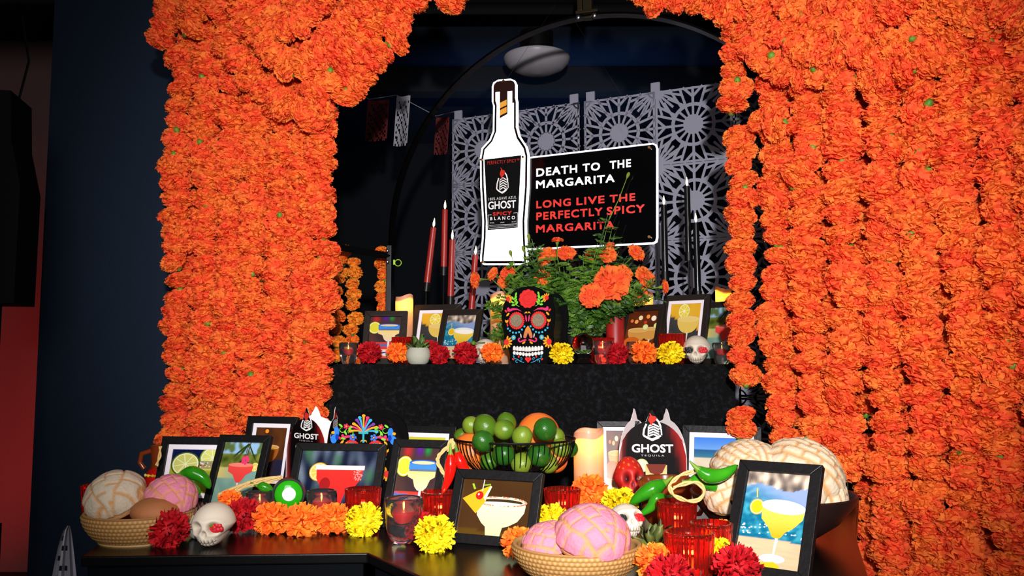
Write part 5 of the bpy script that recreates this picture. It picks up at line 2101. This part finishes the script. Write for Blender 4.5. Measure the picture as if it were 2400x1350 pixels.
g.tube([(fr_ * .62 * cos(a * pi / 24), fr_ * .62 * sin(a * pi / 24), .003) for a in range(49)], .002, 6)
g.tube([(fr_ * .28 * cos(a * pi / 16), fr_ * .28 * sin(a * pi / 16), fb) for a in range(33)], .0025, 6)
obj('wire_foot', g, M_METAL, t)


def lime_mesh(m, seed):
    return G().ball((0, 0, 0), .031, .031, .031, 28, 18, fn=lambda d: 1 + .14 * max(0, d.z - .8) * 5 * (d.z - .8) * 5 * .3 + .1 * max(0, -d.z - .85) * 3 + .012 * noise.noise(d * 3 + V((seed, 0, 0)))).mesh('lime', m, 'all')


LM = [lime_mesh(M_LIME, 1), lime_mesh(M_LIME, 5)]
LD = [lime_mesh(M_LIMED, 2)]
limes = [  # px, py, Y, d px, kind, label
    (1105, 997, 2.14, 42, 0, 'pale green lime at the upper left of the bowl'),
    (1137, 999, 2.07, 54, 0, 'lime on top of the heap, second from left'),
    (1187, 991, 2.16, 46, 0, 'topmost lime of the heap'),
    (1181, 1007, 2.06, 48, 0, 'bright lime with a stem scar, top centre'),
    (1224, 1023, 2.04, 48, 0, 'yellowish lime resting at the rim centre'),
    (1278, 1006, 2.05, 55, 1, 'dark green lime on top right of the heap'),
    (1132, 1034, 2.04, 50, 1, 'dark lime at the left behind the rim wires'),
    (1082, 1022, 2.18, 36, 0, 'lime peeking over the left rim'),
    (1303, 1024, 2.17, 42, 0, 'pale lime under the dark one at right'),
    (1181, 1064, 2.06, 54, 1, 'dark glossy lime low in the bowl, left of centre'),
    (1265, 1066, 2.06, 56, 1, 'dark glossy lime low in the bowl, right of centre'),
    (1222, 1086, 2.06, 50, 0, 'lime at the very bottom centre of the bowl'),
    (1146, 1080, 2.09, 44, 1, 'lime at the bottom left of the bowl'),
    (1284, 1086, 2.10, 46, 0, 'yellow-green lime at the bottom right of the bowl'),
    (1314, 1050, 2.15, 44, 0, 'yellowish lime near the right rim'),
    (1338, 1052, 2.18, 34, 1, 'small lime at the far right of the bowl'),
    (1232, 1050, 2.16, 44, 0, 'lime hidden behind the two dark ones'),
    (1170, 1034, 2.19, 44, 0, 'lime behind the left dark one at rim height'),
]
for i, (px, py, Y, dp, k, lab) in enumerate(limes):
    s_ = dp / F * Y / .062
    q = at(px, py, Y)
    rnd = random.Random(i)
    obj('lime', (LD if k else LM)[i % (1 if k else 2)], label=lab, cat='lime', group='limes in the wire bowl', loc=q,
        rot=(rnd.uniform(0, 3), rnd.uniform(0, 3), 0), scale=(s_, s_, s_ * 1.07))
OM = G().ball((0, 0, 0), .045, nu=36, nv=24).mesh('orange', M_ORANGE, 'all')
for px, py, Y, dp, lab in ((1262, 1018, 2.19, 100, 'big orange behind the dark lime on top'), (1105, 1060, 2.15, 92, 'orange at the left side of the bowl'),
                           (1300, 1078, 2.17, 60, 'orange at the lower right of the bowl')):
    s_ = dp / F * Y / .09
    obj('orange', OM, label=lab, cat='orange', group='oranges in the wire bowl', loc=at(px, py, Y), scale=s_)


# ------------------------------------------------------------------ CHILIES AND RAFFIA
def chili(pts, r, m, parent, org, Y):
    P = [at(x, y, Y_) - org for x, y, Y_ in [(p[0], p[1], Y if len(p) < 3 else p[2]) for p in pts]]
    # smooth
    Q = []
    for i in range(len(P) - 1):
        for k in range(5):
            a, b = P[max(i - 1, 0)], P[i]
            c, d = P[i + 1], P[min(i + 2, len(P) - 1)]
            u = k / 5
            Q.append(.5 * ((2 * b) + (c - a) * u + (2 * a - 5 * b + 4 * c - d) * u * u + (-a + 3 * b - 3 * c + d) * u ** 3))
    Q.append(P[-1])
    n = len(Q)
    rad = [r * min(1, (.35 + 2.2 * i / n)) * (1 - (i / (n - 1)) ** 3) ** .8 + .0006 for i in range(n)]
    o = obj('chili_pepper', G().tube(Q, rad, 18), m, parent, smooth='all')
    d = (Q[0] - Q[1]).normalized()
    obj('stem', G().tube([Q[0] + d * -.004, Q[0] + d * .004, Q[0] + d * .018 + V((0, 0, .004))], [r * .55, r * .3, .0016], 10), M_GREEN, o)


def raffia(pts, parent, org, Y, r=.0034, strands=3, seed=0):
    g = G()
    P = [at(x, y, Y) - org for x, y in pts]
    rnd = random.Random(seed)
    for s_ in range(strands):
        ph = 2 * pi * s_ / strands
        Q = []
        for i in range(len(P) - 1):
            for k in range(6):
                u = k / 6
                a, b = P[max(i - 1, 0)], P[i]
                c, d = P[i + 1], P[min(i + 2, len(P) - 1)]
                q = .5 * ((2 * b) + (c - a) * u + (2 * a - 5 * b + 4 * c - d) * u * u + (-a + 3 * b - 3 * c + d) * u ** 3)
                tw = ph + (i * 6 + k) * .5
                Q.append(q + V((cos(tw), .6 * cos(tw + 1), sin(tw))) * r * .75)
        g.tube(Q, r * .72, 7)
    obj('raffia_tie', g, M_RAFFIA, parent)


o = at(1060, 1160, 1.98); o.z = TZ
t = thing('chili_bunch', 'two red chilies tied with raffia, left of the fruit bowl', 'chilies', o)
chili([(1056, 1062), (1056, 1090), (1052, 1120), (1036, 1158)], .0135, M_CHILIR, t, o, 1.97)
chili([(1071, 1058), (1078, 1080), (1090, 1104), (1098, 1130)], .0135, M_CHILIR, t, o, 2.0)
raffia([(1046, 1120), (1040, 1110), (1026, 1084), (1030, 1066), (1050, 1046), (1058, 1030), (1062, 1046), (1050, 1058)], t, o, 1.99)
o = at(465, 1130, 2.12); o.z = TZ
t = thing('chili_bunch', 'glossy green chilies tied with a long raffia cord, before the lime picture', 'chilies', o)
chili([(424, 1112), (450, 1108), (478, 1122), (492, 1146)], .017, M_CHILIG, t, o, 2.10)
chili([(430, 1132), (450, 1142), (470, 1158)], .014, M_CHILIG, t, o, 2.12)
chili([(604, 1138), (622, 1142), (640, 1150)], .012, M_CHILIG, t, o, 2.06)
raffia([(660, 1120), (610, 1126), (570, 1138), (535, 1152), (512, 1162)], t, o, 2.08, .0045, 4)
raffia([(640, 1130), (580, 1140), (530, 1164)], t, o, 2.06, .003, 2, 3)
raffia([(376, 1046), (374, 1070), (366, 1094)], t, o, 2.2, .003, 2, 4)
o = at(1580, 1150, 1.9); o.z = TZ
t = thing('chili_bunch', 'green chilies on a raffia loop, over the clay pot by the dark bowl', 'chilies', o)
chili([(1560, 1130), (1532, 1145), (1505, 1160), (1476, 1182)], .0185, M_CHILIG, t, o, 1.93)
chili([(1562, 1165), (1540, 1168), (1524, 1190), (1498, 1208)], .0125, M_CHILIG, t, o, 1.86)
chili([(1634, 1098), (1660, 1114), (1694, 1112), (1730, 1090)], .0155, M_CHILIG, t, o, 1.72)
chili([(1618, 1128), (1644, 1124), (1670, 1138), (1686, 1152)], .0155, M_CHILIG, t, o, 1.76)
raffia([(1632, 1104), (1600, 1112), (1578, 1128), (1570, 1142), (1580, 1160), (1606, 1172), (1636, 1172), (1650, 1150), (1634, 1132), (1604, 1134), (1574, 1146)], t, o, 1.74, .0034, 2)

# ------------------------------------------------------------------ CLAY POTS AND PLANTERS
Yc = 2.02
t = thing('clay_pot', 'glazed brown clay pot behind the green chilies', 'pot', (xat(1562, Yc, TZ), Yc, TZ))
obj('pot_body', G().lathe([(.001, 0), (.036, 0), (.052, .02), (.058, .05), (.06, .085), (.064, .104), (.062, .108), (.057, .106), (.053, .08), (.05, .03), (.001, .01)], 48), M_CLAY, t)
obj('handle', G().tube([(.056, -.02, .085), (.08, -.03, .08), (.086, -.03, .055), (.072, -.026, .03), (.052, -.02, .028)], .006, 10), M_CLAY, t)
Yc = 2.16
t = thing('clay_mug', 'red-glazed clay mug with a brown handle, left of the lime picture', 'mug', (xat(384, 2.40, TZ), 2.40, TZ), scale=1.12)
obj('mug_body', G().ball((0, 0, .045), .047, .047, .045, 36, 20), mat('red_glaze', (188, 22, 16), .2, coat=.4), t, smooth='all')
obj('neck', G().lathe([(.034, .075), (.032, .09), (.036, .13), (.034, .131), (.029, .09), (.029, .076)], 32), M_CLAY, t)
obj('handle', G().tube([(-.032, -.01, .118), (-.052, -.016, .112), (-.056, -.016, .09), (-.044, -.016, .075)], .006, 10), M_CLAY, t)
A = Art(1, 1, T=lambda x, y: (x, y), noclip=True)
g = G()
for k in range(7):
    a0 = R(-140 + k * 11)
    pts = [((.048) * cos(a0 + R(b)), (.048) * sin(a0 + R(b)), .062 + .003 * sin(b * 1.3 + k)) for b in range(0, 12, 2)]
    g.tube(pts, .0012, 4)
obj('yellow_script', g, mat('yellow_slip', (230, 200, 60), .5), t)


def planter(label, px, Y, base, wpx, hh_, leafm, kind, seed=0):
    r_ = wpx / F * Y / 2
    t = thing('potted_succulent', label, 'plant', (xat(px, Y, base), Y, base))
    H = r_ * 2 * hh_
    obj('concrete_pot', G().lathe([(.001, 0), (r_ * .62, 0), (r_ * .82, H * .12), (r_, H * .5), (r_ * .93, H * .82), (r_ * .8, H), (r_ * .74, H), (r_ * .8, H * .8), (.001, H * .78)], 44), M_CONC, t)
    rnd = random.Random(seed)
    lv = G()
    n = 26 if kind == 'rosette' else 14
    for k in range(n):
        a = k * 2.4
        lay = k / n
        ln = r_ * (1.15 - .5 * (1 - lay)) if kind == 'rosette' else r_ * rnd.uniform(1.0, 1.5)
        up = R(75 - 60 * lay) if kind == 'rosette' else R(rnd.uniform(25, 80))
        d = V((cos(a) * cos(up), sin(a) * cos(up), sin(up)))
        sd = V((-sin(a), cos(a), 0))
        nn = d.cross(sd)
        b0 = V((cos(a) * r_ * .12, sin(a) * r_ * .12, H * .8))
        wl = ln * (.2 if kind == 'rosette' else .24)
        vs = []
        for s_, ww in ((0, .3), (.35, .85), (.65, 1), (.88, .5), (1, .04)):
            c = b0 + d * ln * s_ + nn * ln * .16 * s_ * s_ * (1 if kind == 'rosette' else rnd.uniform(-1, 1))
            for q_ in (-1, 0, 1):
                vs.append(c + sd * wl * ww * q_ - nn * wl * .3 * ww * (1 - abs(q_)))
            vs.append(c - nn * wl * .7 * ww)
        fs = []
        for i in range(4):
            o_ = i * 4
            fs += [(o_, o_ + 1, o_ + 5, o_ + 4), (o_ + 1, o_ + 2, o_ + 6, o_ + 5), (o_ + 2, o_ + 3, o_ + 7, o_ + 6), (o_ + 3, o_, o_ + 4, o_ + 7)]
        obj('succulent_leaf', G().add(vs, fs), leafm, t, smooth='all')


planter('dark purple rosette succulent in a pale concrete pot, behind the front left skull', 480, 1.88, TZ, 88, .62, M_LEAF3, 'rosette', 1)
planter('olive green succulent in a pale concrete pot, left of the largest votive', 1532, 1.60, TZ, 92, .62, M_LEAF2, 'tuft', 2)
planter('broad-leaved green succulent in a round concrete pot on the upper tier', 980, 2.79, UZ, 58, .66, M_LEAF4, 'tuft', 3)

# ------------------------------------------------------------------ MARIGOLD PLANT BEHIND THE SKULL BOX
pY = 3.0
porg = V((xat(1345, pY, UZ), pY, UZ))
t = thing('marigold_plant', 'leafy potted marigold plant with open orange blooms under the hanging sign', 'plant', porg)
obj('plant_pot', G().lathe([(.001, 0), (.06, 0), (.075, .06), (.082, .12), (.078, .125), (.07, .12), (.001, .11)], 36), M_BLACK, t)


def sprig(base, tip, seed, dens=12, size=1.0):
    """feathery marigold branch: stem and pinnate narrow leaflets"""
    rnd = random.Random(seed)
    g = G()
    ctrl = (base + tip) / 2 + V((rnd.uniform(-.02, .02), rnd.uniform(-.02, .02), .02))
    pts = [base * (1 - u) ** 2 + ctrl * 2 * u * (1 - u) + tip * u * u for u in [k / 8 for k in range(9)]]
    g.tube(pts, [.0022 - .0012 * k / 8 for k in range(9)], 5)
    for k in range(dens):
        u = .18 + .82 * k / dens
        p = base * (1 - u) ** 2 + ctrl * 2 * u * (1 - u) + tip * u * u
        tg = ((ctrl - base) * (1 - u) + (tip - ctrl) * u).normalized()
        a = k * 2.2 + rnd.random()
        side = V((cos(a), sin(a) * .8, rnd.uniform(.0, .9)))
        side = (side - tg * side.dot(tg) * .5).normalized()
        L = size * rnd.uniform(.045, .075) * (1.1 - .5 * u)
        # frond
        for m_ in range(6):
            v_ = (m_ + 1) / 6
            c = p + side * L * v_ + V((0, 0, -L * .12 * v_ * v_))
            for sg in ((-1, 1) if m_ < 5 else (0,)):
                d = (side * .75 + side.cross(tg).normalized() * sg * .8 + V((0, 0, -.1))).normalized()
                ll = L * .52 * (1 - .3 * v_)
                w_ = ll * .17
                wd = d.cross(V((rnd.uniform(-1, 1), -1, rnd.uniform(-.2, 1)))).normalized()
                b_ = c - side * L * .16
                g.add([b_, b_ + d * ll * .5 + wd * w_, b_ + d * ll, b_ + d * ll * .5 - wd * w_], [(0, 1, 2, 3)])
    return g


sp = []
rnd = random.Random(11)
tips = [(1240, 565), (1225, 600), (1190, 615), (1265, 585), (1300, 600), (1330, 590), (1375, 605), (1400, 570), (1430, 505), (1420, 560), (1445, 560), (1470, 600), (1500, 620),
        (1540, 660), (1520, 690), (1180, 650), (1165, 690), (1150, 720), (1160, 780), (1190, 640), (1215, 640), (1290, 640), (1340, 630), (1360, 640), (1310, 660), (1380, 700), (1460, 650),
        (1350, 730), (1375, 760), (1400, 745), (1440, 690), (1450, 730), (1340, 690), (1320, 700), (1395, 640), (1150, 830), (1130, 810), (1200, 690), (1250, 630), (1480, 670), (1360, 680), (1420, 700), (1365, 790), (1420, 780)]
tips += [(1246, 560), (1256, 590), (1234, 578), (1412, 545), (1436, 530), (1405, 580), (1450, 590), (1425, 500), (1440, 548)]
tips += [(x + rnd.uniform(-38, 38), y + rnd.uniform(8, 44)) for x, y in tips if 620 > y > 560 or 640 < y < 720] + [(x, y) for x in range(1200, 1540, 34) for y in (625, 665, 705)]
for i, (px, py) in enumerate(tips):
    Y = pY - rnd.uniform(-.06, .15)
    if py > 650:
        Y = pY - rnd.uniform(.04, .15)
    tip = at(px, py, Y) - porg
    b = V((max(-.05, min(.05, tip.x * .4)), rnd.uniform(-.03, .03), .11))
    if px < 1170 and py > 690:
        b = V((tip.x * .6, -.08, .1))
    o = obj('leafy_branch', sprig(b, tip, i, 13 if tip.z > .15 else 11, .95), M_LEAF, t, smooth=False)
FB = [bloom(300 + s_, Rr=.04, flat=.5, n=150, pw=.24, curl=.1, base=.3, notch=.14, calyx=False, lo=-.35, jit=.1).mesh('open_bloom', [M_MARI], 'all') for s_ in range(3)]
fl = [  # px, py, d px, Y, facing (x, y, z)
    (1433, 662, 84, 2.87, (-.1, -1, .25)), (1388, 693, 58, 2.84, (-.1, -1, .1)), (1463, 642, 46, 2.91, (.5, -.8, .3)), (1425, 598, 42, 2.93, (-.2, -.8, .5)),
    (1492, 592, 46, 2.93, (.5, -.6, .5)), (1512, 650, 56, 2.93, (.6, -.7, .4)), (1558, 672, 34, 2.90, (1, -.35, .1)), (1306, 563, 28, 2.92, (0, -.1, 1)),
    (1272, 650, 42, 2.93, (.3, -.9, .3)), (1190, 640, 36, 2.97, (-.3, -.8, .5)), (1155, 642, 34, 2.98, (-.7, -.5, .4)), (1114, 656, 38, 2.95, (-.9, -.5, -.1)),
    (1385, 600, 30, 3.0, (0, -.9, .4)), (1328, 593, 44, 3.03, (.1, -.7, .6)), (1285, 597, 46, 3.05, (-.2, -.7, .6)), (1272, 614, 26, 2.97, (0, -1, .2)), (1180, 660, 34, 3.0, (-.5, -.8, 0)),
    (1500, 690, 40, 2.96, (.4, -.9, -.2)), (1440, 712, 34, 2.93, (.1, -.9, -.4)), (1430, 575, 24, 2.99, (0, -.6, .8)),
]
for i, (px, py, dp, Y, fd) in enumerate(fl):
    q = at(px, py, Y) - porg
    s_ = dp / F * Y / .08
    d = V(fd).normalized()
    o = obj('open_bloom', FB[i % 3], parent=t, loc=q, rot=d.to_track_quat('Z', 'Y').to_euler(), scale=s_)
    cg = G().lathe([(.003, -.05), (.006, -.034), (.011, -.02), (.012, -.006)], 12)
    obj('calyx', cg, M_GREEN, o)
    e = q - d * .05 * s_
    mid = e - d * .03
    obj('flower_stem', G().tube([e, mid, V((q.x * .25, .0, .13)) if q.x > -.3 else V((-.1, 0, .12))], [.0022, .0018, .0016], 6), M_GREEN, t)
# tall bud stalk and buds
for px, py, x2, y2 in ((1470, 415, 1425, 520), (1240, 560, 1250, 620), (1228, 588, 1245, 650), (1198, 598, 1208, 640), (1338, 634, 1345, 680)):
    a = at(px, py, 2.96) - porg; b = at(x2, y2, 2.98) - porg
    g = G().tube([b, (a + b) / 2 + V((.004, 0, 0)), a], [.0018, .0015, .0012], 6)
    d = (a - b).normalized()
    g.tube([a - d * .006, a + d * .004, a + d * .012, a + d * .018], [.0015, .0055, .006, .003], 8)
    obj('bud_stalk', g, mat('pale_bud_green', (120, 140, 40), .5), t)

# ------------------------------------------------------------------ PAPER AT THE TABLE ENDS
g = G()
rows = 16
out = [at(160, 1232, 1.72)]
pw_ = []
for j in range(rows + 1):
    py = 1232 + (1420 - 1232) * j / rows
    xl_ = 157 - 46 * (j / rows) ** .6
    xr_ = 164 + 22 * (j / rows) ** .8
    pw_.append((xl_, xr_, py))
nc = 8
for j in range(rows):
    for i in range(nc):
        if 2 <= j and i in (1, 2, 4) and (i * 2 + j) % 4 == 0:
            continue
        qs = []
        for jj, ii in ((j, i), (j + 1, i), (j + 1, i + 1), (j, i + 1)):
            xl_, xr_, py = pw_[jj]
            q = at(xl_ + (xr_ - xl_) * ii / nc, py, 1.76 + .008 * sin(ii * 1.9))
            qs.append(q)
        g.add(qs + [q + V((0, .0006, 0)) for q in qs], [(0, 1, 2, 3), (7, 6, 5, 4), (0, 4, 5, 1), (2, 6, 7, 3), (1, 5, 6, 2), (3, 7, 4, 0)])
obj('paper_bunting', g, M_PAPERW, label='white cut-paper bunting hanging off the left end of the table', cat='paper flag', smooth=False)
